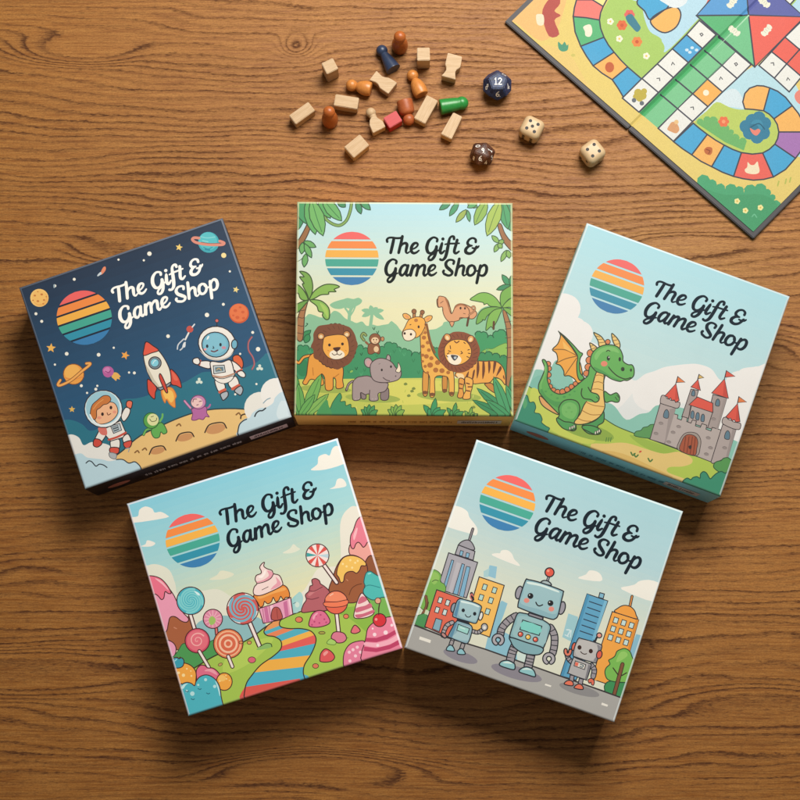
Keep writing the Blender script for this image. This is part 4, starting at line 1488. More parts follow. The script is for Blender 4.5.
def art_robot(a):
    F, S, P, L, E = a.fr, a.S, a.P, a.L, a.E
    a.bands(-.02, .3, '#9fcad3', '#afd0d6', 8)
    a.bands(.3, .62, '#afd0d6', '#d8ddca', 12)
    a.bands(.62, 1.02, '#d8ddca', '#dedfca', 3)
    F(400, 510, 120)
    # clouds
    S('#ecebe2', '310,110 330,70 345,-20 400,-20 450,10 465,50 500,95 515,120 520,150 505,172 470,160', n=4)
    S('#ebe9df', '618,305 650,290 670,290 680,272 720,270 750,295 765,330 795,360 788,374', n=3)
    F(395, 430, 300)
    S('#ebe9df', '490,396 510,386 520,375 540,378 552,390 548,404', n=3)
    S('#ebe9df', '605,425 625,416 640,412 655,402 690,402 740,430 700,460', n=3)
    # far blocks
    F(400, 510, 120)
    P('#8fbfd2', '600,370 650,380 640,460 580,440')
    P('#a8cdd2', '560,410 600,390 590,450 560,450')
    P('#8fbfd0', '680,605 720,625 660,800 600,800')
    F(485, 600, 90)
    P('#8cbfd0', '145,15 200,35 150,180 120,260 260,330 300,560 420,560 480,420 640,300 690,330 750,120 800,140 800,720 0,450 60,200')
    P('#d6dfc8', '120,260 200,60 260,200 300,330')
    P('#9cc8d0', '690,330 745,120 830,150 830,400')
    S('#cfe2da', '300,455 375,470 350,560 290,540', n=2)
    L('#cfe3e6', 12, '730,265 760,272 735,320')
    L('#cfe3e6', 9, '770,270 762,330')
    L('#cfe3e6', 9, '715,310 745,326')
    F(550, 580, 100)
    P('#88b9cc', '690,430 770,450 720,640 620,600')
    a.oc, a.ow = '#2f2c34', 8
    # street
    F(395, 430, 300)
    S('#a9a8a4', '10,520 60,523 240,585 440,655 600,708 680,735 600,820 0,640', n=1)
    L('#3a3638', 4, '50,522 130,552 240,585 440,655 600,710', sm=0)
    P('#9c9b98', '20,585 300,680 590,770 580,800 0,600')
    for q in ('66,552 96,562 94,570 64,560', '402,676 418,681 416,685 400,680', '552,725 568,731 566,736 550,731'):
        P('#e9e6dc', q)
    # grey tower
    F(400, 510, 120)
    L(a.oc, 20, '488,128 465,200', sm=0)
    L('#8a8488', 9, '488,128 465,200', sm=0)
    S('#9d9ba3', '398,240 415,212 455,202 485,225 495,270', o=1)
    P('#a5a3ab', '390,235 502,278 490,338 368,298', o=1)
    P('#82b3cc', '405,272 425,278 415,310 397,305', o=1, w=5)
    P('#82b3cc', '445,286 466,292 458,322 438,318', o=1, w=5)
    P('#a9a7af', '325,288 520,352 445,590 300,545 268,470', o=1)
    for q in ('345,335 360,340 308,520 295,500', '415,360 432,366 385,570 355,560', '445,378 470,384 425,586 395,576'):
        P('#7fb0cc', q, o=1, w=5)
    P('#b9b7bd', '380,350 408,360 345,560 325,540')
    # tree left
    S('#79b152', '215,405 250,410 275,440 270,480 298,500 305,540 270,600 240,640 180,680 130,640 160,560 190,470', o='#3f5a34', w=5)
    S('#93c162', '215,420 250,425 262,460 230,500 205,470')
    L('#3f5a34', 5, '215,480 235,470 255,475')
    L('#5a4030', 22, '172,580 178,640 150,700')
    L('#84583c', 13, '172,580 178,640 150,700')
    L('#5a4030', 10, '188,620 178,660')
    S('#4f9458', '90,760 110,715 140,700 180,700 190,790', o='#3f5a34', w=5)
    for x, y in ((128, 682), (176, 685)):
        quad_win(a, '#c5d8b4', x, y, 20, 30, 18, 0)
    # coral house
    P('#e06b54', '245,535 420,595 350,860 165,782', o=1)
    for x, y in ((268, 605), (318, 622), (248, 670), (299, 686)):
        quad_win(a, '#cfe0dc', x, y, 26, 38, 18, 1, 6)
    P('#86adbc', '240,725 282,738 262,815 216,795', o=1, w=6)
    # yellow block
    P('#f0bd62', '530,448 698,505 600,850 430,790', o=1)
    for x, y in ((567, 517), (632, 538), (543, 586), (608, 606), (586, 680), (520, 655)):
        quad_win(a, '#b5d8cf', x, y, 28, 38, 18, 1, 6)
    # blue tower
    F(550, 580, 100)
    a.ow = 9
    P('#7fb4cb', '402,102 438,112 428,150 392,140', o=1)
    P('#5fa2c4', '300,112 465,168 340,520 210,800 85,765', o=1)
    P('#4d92b6', '300,112 320,120 110,770 88,762')
    P('#78b5d0', '440,162 462,170 360,480 340,470')
    for i in range(6):
        x, y = 318 - i * 15, 172 + i * 47
        L('#2f3a4c', 8, [(x, y), (x + 100, y + 34)], sm=0)
    # orange tower
    L(a.oc, 24, '658,130 640,215', sm=0)
    L('#d08a48', 11, '658,130 640,215', sm=0)
    S('#eb9f45', '525,258 545,225 590,203 640,210 675,240 690,280 690,310', o=1)
    P('#eea54a', '500,252 710,318 555,860 340,790 400,560', o=1)
    P('#d98c38', '690,312 710,318 570,810 552,800')
    for r in range(3):
        for c in range(3):
            quad_win(a, '#c3dcd8', 528 + c * 62 - r * 22, 322 + c * 20 + r * 68, 36, 44, 18, 1, 7)
    P('#eea54a', '400,560 460,560 440,800 360,800')
    # right tree
    S('#3f8f58', '435,860 450,820 480,805 520,800 660,800 600,960 470,940', o='#2a4a34')
    S('#79b856', '560,555 600,545 640,570 660,620 680,650 700,720 650,820 600,815 520,810 460,790 440,740 450,700 480,670 470,640 495,625 520,605 535,570', o='#2a4a34')
    S('#93c868', '560,580 600,570 620,600 570,640 530,650')
    L('#3a2c24', 34, '580,670 550,780 505,940', sm=0)
    L('#80543a', 22, '580,670 550,780 505,940', sm=0)
    L('#3a2c24', 9, '505,700 530,735 545,755', sm=0)
    L('#3a2c24', 9, '612,738 575,760', sm=0)
    L('#2a4a34', 8, '560,815 610,815', sm=0)
    # street line under the right-hand side again
    F(395, 430, 300)
    P('#a9a8a4', '530,688 620,718 600,790 500,760')
    L('#3a3638', 4, '440,655 530,686 620,718', sm=0)
    P('#e9e6dc', '552,725 568,731 566,736 550,731')
    # shadows printed under the robots
    E('#8a8690', 175, 605, 48, 14, 18)
    E('#8a8690', 325, 648, 70, 17, 15)
    E('#8c8b8c', 492, 692, 55, 13, 15)
    # left robot
    F(430, 585, 80)
    a.oc, a.ow = '#262a32', 13
    L(a.oc, 34, '430,150 418,90', sm=0)
    L('#c9706a', 13, '420,150 405,120 420,95 435,115')
    tube(a, [(225, 380), (170, 410), (140, 470), (130, 510)], 30, '#a9a4a6', 5)
    L(a.oc, 48, '130,500 150,520', sm=0)
    L('#b98a84', 24, '130,498 150,518', sm=0)
    tube(a, [(425, 465), (480, 478), (520, 455)], 26, '#a9a4a6', 4)
    E('#b5b5b4', 548, 425, 32, 36, o=1)
    E('#e5e2da', 548, 430, 14, 16)
    tube(a, [(225, 560), (205, 620)], 28, '#a09a9c', 3)
    tube(a, [(335, 590), (315, 650)], 28, '#a09a9c', 3)
    S('#8fc3cc', '165,655 175,625 205,605 235,625 245,665 200,665', o=1)
    S('#8fc3cc', '275,690 285,655 315,640 340,660 355,695 310,700', o=1)
    S('#8cb0bc', '260,375 300,368 390,395 425,430 415,500 385,580 340,585 200,530 185,510', o=1, n=3)
    P('#5f8ea8', '252,385 275,385 222,535 195,515')
    S('#a4c4ca', '285,400 400,425 390,470 380,560 230,530 275,470')
    P('#9fd6cf', '285,398 398,440 378,498 270,458', o=1, w=9)
    L('#d6efe6', 8, '305,430 350,445')
    E('#8b9aa8', 238, 232, 26, 48, 15, o=1)
    E('#e2e2dc', 512, 315, 20, 44, 15, o=1)
    L(a.oc, 22, '280,355 390,390', sm=0)
    S('#8cb2be', '295,145 330,145 450,180 515,215 510,260 475,370 450,388 400,375 250,330 230,305 250,230 270,170', o=1, n=4)
    P('#5c8cab', '285,165 305,165 268,330 240,305')
    S('#a4c5cb', '320,165 440,195 490,225 480,300 450,365 300,320 295,250')
    S('#d9ecea', '320,160 440,190 500,220 480,225 420,200 320,180')
    E('#1f242c', 335, 258, 17, 19)
    E('#1f242c', 450, 292, 17, 19)
    L('#1f242c', 9, '355,300 370,322 395,325 410,312')
    # middle robot
    F(485, 600, 90)
    a.ow = 13
    tube(a, [(270, 410), (245, 470), (225, 555)], 62, '#9a959b', 5)
    tube(a, [(415, 470), (400, 540), (385, 600)], 62, '#9a959b', 5)
    S('#8fc4c8', '132,580 150,548 205,538 255,560 270,580 262,620 190,605', o=1)
    S('#d8ece6', '160,560 205,548 250,568 200,565')
    S('#8fc4c8', '308,640 325,610 370,595 420,610 445,640 448,682 380,665', o=1)
    S('#d8ece6', '330,620 375,605 425,625 380,620')
    F(490, 560, 90)
    tube(a, [(235, 500), (165, 545), (110, 610), (95, 670)], 52, '#9a959b', 6)
    tube(a, [(540, 600), (575, 670), (575, 760), (560, 830)], 50, '#9a959b', 6)

    def claw(x, y, r, g0):
        q = [(x + r * math.cos(R(g0 + t)), y + r * math.sin(R(g0 + t))) for t in range(0, 301, 20)]
        a.L(a.oc, r * .75 + 16, q)
        a.L('#aeabb0', r * .75 - 6, q)
    claw(76, 712, 38, 120)
    claw(527, 878, 38, 120)
    S('#88b2b8', '250,478 300,475 400,500 500,550 540,590 530,650 475,790 440,800 300,760 190,690 180,670 215,560', o=1, n=4)
    S('#98bec2', '265,500 400,520 505,570 515,620 470,760 215,680 240,570')
    S('#82adb5', '185,690 330,735 470,780 460,830 400,845 300,830 220,780 190,730', o=1, n=4)
    P('#7fcfc5', '295,535 465,590 440,672 270,620', o=1, w=10)
    S('#7fcfc5', '300,545 455,595 435,660 280,612', n=2)
    for x, y, c in ((275, 662, '#d9604e'), (342, 686, '#efc65a'), (408, 708, '#d9604e')):
        E(c, x, y, 22, o=1, w=9)
        E('#f0d8b8', x - 5, y - 5, 7)
    L(a.oc, 36, '355,485 465,520', sm=0)
    L('#8f8c94', 14, '358,486 462,519', sm=0)
    E('#9a98a2', 262, 292, 30, 58, 15, o=1)
    E('#9a98a2', 642, 428, 30, 58, 15, o=1)
    L(a.oc, 26, '510,200 528,150', sm=0)
    L('#9a98a2', 10, '510,200 528,150', sm=0)
    S('#a8b8ba', '460,205 480,185 520,190 548,215 540,228', o=1)
    E('#de5a48', 534, 112, 40, o=1)
    E('#f09a80', 522, 98, 12)
    S('#8ab2bc', '320,185 350,178 460,205 640,270 655,295 640,360 610,490 580,525 540,525 400,480 270,430 252,410 270,330', o=1, n=5)
    S('#9bc0c6', '330,205 460,225 620,285 625,340 590,480 440,440 280,390 300,300')
    S('#d6e9e4', '340,195 460,218 600,270 620,290 580,280 450,235 345,215')
    E('#1f2024', 364, 322, 26)
    E('#1f2024', 542, 385, 26)
    E('#f4f4f0', 356, 314, 5)
    E('#f4f4f0', 534, 377, 5)
    L('#1f2024', 11, '412,378 425,402 445,410 472,400')
    E('#e08e80', 330, 362, 25, 22)
    E('#e08e80', 550, 437, 25, 22)
    # right robot
    F(550, 580, 100)
    a.ow = 11
    L(a.oc, 16, '362,492 378,455')
    E('#e59a88', 396, 442, 20, o=1)
    tube(a, [(198, 668), (160, 640), (140, 605)], 26, '#9a959b', 4)
    L(a.oc, 36, '128,560 128,580 140,596 158,590 166,565')
    L('#dd7a62', 16, '128,560 128,580 140,596 158,590 166,565')
    F(550, 620, 90)
    tube(a, [(370, 400), (395, 440), (385, 500)], 34, '#9a959b', 4)
    S('#dd6f58', '340,530 370,515 395,540 388,575 370,570 365,550 350,558', o=1, w=9)
    tube(a, [(200, 490), (192, 540)], 28, '#9a959b', 3)
    tube(a, [(280, 520), (270, 570)], 28, '#9a959b', 3)
    S('#e5785c', '130,568 150,540 185,535 208,555 200,582', o=1)
    S('#e5785c', '218,602 235,575 265,565 292,585 292,614', o=1)
    S('#b1b0b0', '210,335 240,340 355,385 365,410 330,520 310,525 170,475 165,460', o=1, n=3)
    P('#7d7c82', '345,388 362,408 328,520 312,522')
    P('#d9d5cb', '228,362 320,395 308,438 216,405', o=1, w=8)
    P('#e2705c', '230,370 258,380 248,410 222,402')
    L('#56707a', 9, '272,392 298,402 290,418 268,410')
    E('#dd6f58', 215, 235, 18, 36, 15, o=1)
    S('#a9a8a8', '255,165 285,165 440,210 462,240 440,300 415,370 385,375 235,330 208,310 225,230', o=1, n=4)
    P('#85848a', '425,215 458,240 412,368 388,370')
    S('#bcbab8', '265,180 420,222 385,355 235,310')
    E('#d9604e', 440, 305, 24, 36, 15, o=1)
    E('#3a2420', 265, 243, 18, 20)
    E('#3a2420', 365, 275, 18, 20)
    L('#3a2420', 8, '275,280 290,295 310,302 328,298')
def art_board(a):
    """Printed playing surface of the folding board."""
    F, S, P, L, E = a.fr, a.S, a.P, a.L, a.E
    a.add('#e6cf78', [(-.1, -.1), (1.1, -.1), (1.1, 1.1), (-.1, 1.1)])
    F(500, 0, 300)
    S('#eec07a', '-20,50 40,60 110,110 160,60 180,-80 60,-60', n=4)
    S('#e9cc7c', '100,130 180,140 250,250 340,330 300,330 200,230')
    a.oc, a.ow = '#414552', 4.5
    # winding track, upper left
    P('#a9cc6a', '270,60 282,15 310,-30 420,-60 560,-30 530,80 440,170 382,220 340,235 300,178 270,110', o=0)
    S('#a9cc6a', '264,60 285,8 330,-40 400,10 440,60 480,120 385,205 340,235 300,178 270,110', o=0)
    S('#b6dced', '345,-10 375,10 385,50 400,85 430,105 440,140 520,60 540,30 560,-60 400,-80')
    S('#a9cc6a', '300,0 345,0 350,40 378,60 400,92 430,110 436,140 390,200 330,160 290,80')
    for c, q in (('#f6e596', '246,0 275,18 300,-30 230,-45'), ('#ef7f76', '204,0 198,22 195,45 230,48 265,54 268,35 275,18 246,0'), ('#5cb87c', '195,45 230,48 265,54 268,76 277,100 215,124 200,86'),
                 ('#4ba9d8', '215,124 277,100 289,121 304,140 248,176 230,150'), ('#f2b866', '248,176 304,140 321,160 340,179 299,213 272,196'), ('#4ba9d8', '299,213 340,179 382,215 330,262 316,238')):
        P(c, q, o=1)
    # creatures and flowers printed on it
    S('#b8544c', '112,40 125,5 155,-20 160,10 145,30 162,42 145,55 158,92 130,97', n=3)
    S('#f4e6c8', '96,42 105,38 116,42 116,66 100,66')
    S('#4f9c7c', '155,112 165,120 172,112 178,122 182,118 180,134 166,138 156,130')
    S('#f4ecd6', '222,72 240,66 246,84 240,98 228,96 226,84')
    E('#c5643c', 292, 180, 12, 14)
    for x, y in ((294, 58), (318, 104), (390, 150)):
        for k in range(5):
            E('#f6f0dc', x + 5 * math.cos(k * 1.257), y + 5 * math.sin(k * 1.257), 4.5, n=8)
        E('#ecc860', x, y, 3, n=8)
    for x, y, c in ((325, 68, '#e07040'), (365, 112, '#e58a48'), (345, 40, '#e06a64')):
        for k in range(6):
            E(c, x + 8 * math.cos(k * 1.05), y + 8 * math.sin(k * 1.05), 6.5, n=8)
        E('#c95a34', x, y, 5, n=8)
    S('#3a8094', '335,45 350,38 360,50 368,62 375,75 365,86 350,72 340,60')
    # second track end
    S('#4ba9d8', '365,5 400,-30 460,-20 440,30 402,54 385,30', o=1)
    S('#f2b866', '402,52 440,26 470,20 482,40 470,72 440,88 412,75', o=1)
    L('#f2b866', 3, '402,54 438,27', sm=0)
    L(a.oc, 4, '402,54 438,27', sm=0)
    S('#dfeaee', '425,-10 440,10 470,22 500,0 480,-60')
    # lower right garden
    S('#b9dfea', '520,325 560,270 600,240 680,175 740,200 800,250 800,420 700,330 640,300')
    S('#d6e8ee', '540,300 600,245 630,240 650,270 655,290 600,285')
    F(650, 60, 150)
    S('#bcd068', '235,337 300,275 355,225 420,252 480,266 550,262 610,270 665,312 690,385 670,455 600,500 545,506 487,498 395,458 300,400', n=3)
    F(500, 0, 300)
    lumps(a, '#6fb56c', '525,330 560,315 600,335 620,360 655,385', 9, 0, base='650,402 600,380')
    for x, y, c in ((596, 325, '#e8744c'),):
        for k in range(6):
            E(c, x + 9 * math.cos(k * 1.05), y + 9 * math.sin(k * 1.05), 6, n=8)
        E('#f0a070', x, y, 5, n=8)
    for x, y in ((672, 322), (690, 315), (705, 330), (702, 355), (685, 366), (665, 355), (656, 338)):
        E('#3580a0', x, y, 18, n=12)
    E('#3f8fae', 685, 335, 16)
    E('#2f7a98', 676, 345, 14)
    L('#1f5c78', 3, '668,340 690,330 705,345')
    S('#e88878', '666,342 678,348 688,344 694,350 684,362 672,356')
    # ring of spaces round the garden
    F(650, 60, 150)
    a.ow = 9
    for c, q in (('#4ba9d8', '125,437 230,338 268,370 305,398 222,507 172,474'), ('#f2b866', '222,507 305,398 348,428 395,455 328,570 272,542'), ('#4ba9d8', '328,570 395,455 440,478 487,495 445,622 386,600'),
                 ('#ea6a5e', '445,622 487,495 545,503 600,497 657,625 605,638 550,642 495,634'), ('#4ba9d8', '657,625 600,497 635,478 665,450 775,525 722,585'), ('#a878b8', '775,525 665,450 680,420 686,385 828,385 818,450 800,492'),
                 ('#f2b866', '828,385 686,385 678,345 660,315 758,245 792,288 815,335'), ('#4ba9d8', '758,245 660,315 635,290 605,272 638,150 680,168 722,200'), ('#f2b866', '638,150 605,272 550,265 505,262 494,225 505,180 530,152 570,138 605,140')):
        P(c, q, o=1)
    F(500, 0, 300)
    a.ow = 4.5
    F(650, 60, 150)
    S('#bf6a3c', '288,480 305,465 330,470 330,495 318,508 295,500')
    L('#8a4426', 5, '300,478 318,486 312,500')
    S('#f3e4c4', '520,545 535,560 555,560 572,542 578,565 584,590 575,606 545,610 512,602 505,585 518,572', n=3)
    F(500, 0, 300)
    # the straight lanes along the fold: five rows of squares with the green strip between
    F(620, 0, 180)
    a.ow = 7.5
    W = '#e9ebe6'
    S0 = [(10, 437), (97, 350), (165, 285), (232, 218), (295, 155), (352, 92)]
    E0 = [(237, 629), (322, 541), (390, 475), (455, 410), (520, 350), (582, 288)]
    cut = lambda i, t: (S0[i][0] + (E0[i][0] - S0[i][0]) * t, S0[i][1] + (E0[i][1] - S0[i][1]) * t)
    ta, tb, tc = .325, .435, .70
    for i in range(5):
        P((W, W, W, '#4fa7d9', W)[i], [cut(i, 0), cut(i + 1, 0), cut(i + 1, ta), cut(i, ta)], o=1)
        P((W, W, '#f0b45e', W, W)[i], [cut(i, tc), cut(i + 1, tc), cut(i + 1, 1), cut(i, 1)], o=1)
    g0, g1 = cut(0, ta), cut(5, ta)
    h0, h1 = cut(0, tc), cut(5, tc)
    f0, f1 = cut(0, tb), cut(5, tb)
    P('#55b473', [g0, g1, f1, f0])
    P('#7cc792', [f0, f1, h1, h0])
    L(a.oc, 7, [g0, g1], sm=0)
    L(a.oc, 7, [h0, h1], sm=0)
    for i in range(1, 6):
        L(a.oc, 7, [cut(i, ta), cut(i, tc)], sm=0)
    L('#3f9a5c', 7, [(g0[0] + 6, g0[1] + 4), (g1[0] + 6, g1[1] + 4)], sm=0)
    # centre square of four triangles
    F(690, 0, 110)
    a.ow = 12
    for c, q in (('#5b9ed6', '45,115 425,112 400,-180 200,-60'), ('#6068aa', '400,-180 425,112 830,125 600,-80'), ('#5cb57a', '45,115 425,112 470,490'), ('#e8695c', '425,112 830,125 470,490')):
        P(c, q, o=1)
    P('#74c38e', '425,120 240,288 462,470')
    L(a.oc, 11, '45,115 470,490', sm=0)
    L(a.oc, 11, '425,112 470,490', sm=0)
    L(a.oc, 11, '45,115 425,112', sm=0)
    L('#a9dcb6', 11, '425,115 150,388', sm=0)
    for x, y, g in ((322, 225, 40), (555, 222, -50), (305, 18, -52), (540, 18, 40)):
        c, s_ = math.cos(R(g)), math.sin(R(g))
        for k in range(-2, 3):
            dx, dy = k * 17, 6 * (k % 2)
            E('#e9ebd8', x + dx * c - dy * s_, y + dx * s_ + dy * c, 14, 24, g, n=8)
        for k in (-1, 0, 1):
            dx = k * 17
            L('#c9cdb8', 4, [(x + dx * c + 10 * s_, y + dx * s_ - 10 * c), (x + dx * c - 10 * s_, y + dx * s_ + 10 * c)], sm=0)
    # right arm
    for c, q in ((W, '500,478 592,378 702,466 612,570'), ('#e8695c', '592,378 690,272 796,362 702,466'), (W, '690,272 800,165 900,255 796,362'), (W, '612,570 702,466 810,560 720,670'), ('#e8695c', '702,466 796,362 900,455 810,560')):
        P(c, q, o=1)
    F(500, 0, 300)
    a.ow = 4.5
    S('#e58a7c', '785,255 800,240 830,250 830,290 795,276')
    # little figures and signs in the spaces
    def mark(x, y, k):
        c = '#5a5c60'
        if k == 0:
            L(c, 2.6, [(x - 4, y - 3), (x + 3, y - 4), (x + 4, y + 3)], sm=0)
        elif k == 1:
            L(c, 2.6, [(x - 4, y + 3), (x - 1, y - 4), (x + 4, y + 2)], sm=0)
        else:
            L(c, 2.6, [(x - 4, y - 2), (x + 1, y - 4), (x + 4, y), (x, y + 4), (x - 4, y - 2)], sm=0)
    for i, (x, y) in enumerate(((422, 213), (461, 171), (537, 93), (512, 290), (589, 210), (629, 172), (726, 172), (768, 212))):
        mark(x, y, i % 3)
    for x, y in ((498, 134), (512, 128), (506, 140), (524, 134)):
        E('#cfe6f2', x, y, 5, 4, n=8)
    E('#f6ecd4', 549, 248, 8)
    for x, y, r in ((368, 248, 11), (380, 256, 11), (372, 262, 10), (384, 244, 8), (362, 258, 8)):
        E('#c0b04a', x, y, r, n=10)
    E('#66707a', 357, 268, 6)
    E('#66707a', 378, 276, 6)
    S('#d9a070', '450,336 458,326 470,328 478,345 470,356 456,352 446,346')
    E('#e9c28a', 470, 326, 6)
    # bushes at the corner
    lumps(a, '#4fa878', '525,488 560,480 575,500 600,505 630,500 650,515 680,498 710,505 730,535 745,560', 12, 0, base='760,600 700,660 640,640 540,520')
    S('#4aa070', '530,500 600,520 700,520 740,560 680,640 600,560')
    for x, y in ((632, 537), (654, 562), (694, 554)):
        for k in range(5):
            E('#f3eaa4', x + 4 * math.cos(k * 1.257), y + 4 * math.sin(k * 1.257), 4, n=8)
        E('#e0b850', x, y, 2.5, n=8)
    L('#6fbf94', 3, '672,578 678,572 684,580')
    for x, y in ((760, 490), (772, 486), (740, 496)):
        L('#b9bf60', 4, [(x, y), (x + 3, y - 12)], sm=0)
    E('#cfc46a', 195, 148, 6, 4)
# ------------------------------------------------------------------ light
wd = bpy.data.worlds.new("World")
sc.world = wd
wd.use_nodes = True
wd.node_tree.nodes['Background'].inputs[0].default_value = (1.0, 0.93, 0.86, 1)
wd.node_tree.nodes['Background'].inputs[1].default_value = AMBIENT

lamp_d = bpy.data.lights.new("window_light", 'AREA')
lamp_d.shape = 'RECTANGLE'
lamp_d.size, lamp_d.size_y = LAMP_SIZE
lamp_d.energy = LAMP_W
lamp_d.color = (1.0, 0.95, 0.885)
lamp = bpy.data.objects.new("window_light", lamp_d)
lamp.location = LAMP_AT
lamp.rotation_euler = (Vector(LAMP_TO) - Vector(LAMP_AT)).to_track_quat('-Z', 'Y').to_euler()
COL.objects.link(lamp)

sc.view_settings.view_transform = 'Standard'
sc.view_settings.look = 'None'
sc.view_settings.exposure = 0
sc.view_settings.gamma = 1


# ------------------------------------------------------------------ table
def oak():
    m = NT('oak_tabletop')
    o = m.obj()
    sx = m.n('ShaderNodeSeparateXYZ')
    m.put(sx.inputs[0], o)
    y = sx.outputs[1]
    big = m.noise(m.vscale(o, (0.75, 3.0, 1)), 1.0, 1.0, 0.4)
    mid = m.noise(m.vscale(o, (2.6, 9.5, 1)), 1.0, 2.0, 0.5)
    wob = m.noise(m.vscale(o, (13, 34, 1)), 1.0, 2.0, 0.5)
    fine = m.noise(m.vscale(o, (120, 420, 1)), 1.0, 2.0, 0.6)
    jag = m.noise(m.vscale(o, (42, 120, 1)), 1.0, 3.0, 0.6)
    mask = None
    phi = m.math('MULTIPLY', y, 112.0)
    phi = m.math('MULTIPLY_ADD', big, 20.0, phi)
    phi = m.math('MULTIPLY_ADD', mid, 7.4, phi)
    phi = m.math('MULTIPLY_ADD', wob, 0.7, phi)
    # knots and cathedral eyes: where the rings rise to the surface
    for px, py, rx, ry, A, calm in KNOTS:
        c = at(px, py)
        sub = m.n('ShaderNodeVectorMath', operation='SUBTRACT')
        m.put(sub.inputs[0], o)
        sub.inputs[1].default_value = (c.x, c.y, 0)
        # a slightly ragged ellipse
        rag = m.n('ShaderNodeVectorMath', operation='LENGTH')
        m.put(rag.inputs[0], m.vscale(sub.outputs[0], (1 / rx, 1 / ry, 0)))
        r = m.math('MULTIPLY', rag.outputs['Value'], m.math('MULTIPLY_ADD', mid, 1.1, 0.45))
        g = m.math('POWER', 2.718, m.math('MULTIPLY', m.math('POWER', r, 4.0 if calm else 2.0), -1.0))
        if calm:     # flat-sawn eye: one ring lies along the surface and the other lines part round it
            rest = 112.0 * c.y + 13.5 + A
            phi = m.math('MULTIPLY_ADD', m.math('SUBTRACT', rest, phi), m.math('MULTIPLY', g, 0.93), phi)
        else:
            phi = m.math('MULTIPLY_ADD', g, A, phi)
        edge = m.math('MULTIPLY', m.math('MULTIPLY', g, m.math('SUBTRACT', 1.0, g)), 4.0) if calm else g
        mask = edge if mask is None else m.math('MAXIMUM', mask, edge)
    phi = m.math('MULTIPLY_ADD', jag, 0.30, phi)
    phi = m.math('MULTIPLY_ADD', fine, 0.50, phi)
    f = m.math('FRACT', phi)
    # every ring has its own width of dark latewood
    ring = m.n('ShaderNodeTexWhiteNoise', noise_dimensions='1D')
    m.put(ring.inputs['W'], m.math('FLOOR', phi))
    late = m.ramp(f, [(0.0, 0.32), (0.12, 0.10), (0.34, 0.05), (0.56, 0.22), (0.74, 0.58), (0.87, 1.0), (0.95, 0.85), (1.0, 0.32)])
    patch = m.noise(m.vscale(o, (5, 24, 1)), 1.0, 3.0, 0.6)
    broken = m.noise(m.vscale(o, (38, 70, 1)), 1.0, 3.0, 0.65)
    amp = m.math('MULTIPLY', m.math('MULTIPLY_ADD', ring.outputs['Value'], 0.75, 0.28),
                 m.ramp(patch, [(0.25, 0.25), (0.5, 0.85), (0.75, 1.15)]))
    amp = m.math('MULTIPLY', amp, m.ramp(broken, [(0.28, 0.45), (0.52, 1.0), (0.72, 1.2)]))
    amp = m.math('MAXIMUM', amp, m.math('MULTIPLY', mask, 0.95))
    late = m.math('MULTIPLY', late, amp)
    # open pores: short dark dashes, thickest in the latewood
    pn = m.noise(m.vscale(o, (120, 1100, 1)), 1.0, 2.0, 0.6)
    pores = m.ramp(pn, [(0.50, 0.0), (0.68, 1.0)])
    pores = m.math('MULTIPLY', pores, m.math('MULTIPLY_ADD', late, 0.60, 0.36))
    fibre = m.noise(m.vscale(o, (16, 430, 1)), 1.0, 4.0, 0.7)
    streak = m.noise(m.vscale(o, (3.5, 85, 1)), 1.0, 3.0, 0.6)
    ray = m.noise(m.vscale(o, (420, 800, 1)), 1.0, 2.0, 0.6)
    tone = m.noise(m.vscale(o, (0.9, 2.6, 1)), 1.0, 3.0, 0.5)
    base = m.mix(m.ramp(tone, [(0.3, 0.0), (0.7, 1.0)]), OAK_A, OAK_B)
    base = m.mix(m.ramp(streak, [(0.35, 0.0), (0.7, 0.45)]), base, OAK_E)
    base = m.mix(m.ramp(fibre, [(0.34, 0.0), (0.66, 0.75)]), base, OAK_C)
    base = m.mix(m.ramp(fibre, [(0.30, 0.5), (0.48, 0.0)]), base, OAK_E)
    base = m.mix(m.ramp(ray, [(0.42, 0.35), (0.62, 0.0)]), base, OAK_E)
    dk = m.math('MINIMUM', m.math('ADD', m.math('MULTIPLY', late, 0.92), pores), 0.94)
    col = m.mix(dk, base, OAK_D)
    m.put(m.b.inputs['Base Color'], col)
    m.put(m.b.inputs['Roughness'], m.math('MULTIPLY_ADD', fibre, 0.16, m.math('MULTIPLY_ADD', dk, 0.30, OAK_ROUGH)))
    m.bump(m.math('MULTIPLY_ADD', fibre, 0.25, m.math('MULTIPLY', dk, -0.6)), 0.25, 0.0006)
    return m.done(OAK_ROUGH, OAK_SPEC)


bm = bmesh.new()
bmesh.ops.create_cube(bm, size=1.0)
bmesh.ops.scale(bm, vec=(2.8, 2.2, 0.035), verts=bm.verts)
bmesh.ops.translate(bm, vec=(0.0, 0.3, -0.0175), verts=bm.verts)
bmesh.ops.bevel(bm, geom=bm.edges[:], offset=0.003, segments=2, affect='EDGES')
table = from_bm('table', bm, oak())
table['kind'] = 'structure'


# ------------------------------------------------------------------ game boxes
INK = printed('printed_card')
TITLE = printed('title_ink', 0.6, 0.10, 0.04, 0.95, 0.03)
BH = 0.0838
RAD = 0.0024


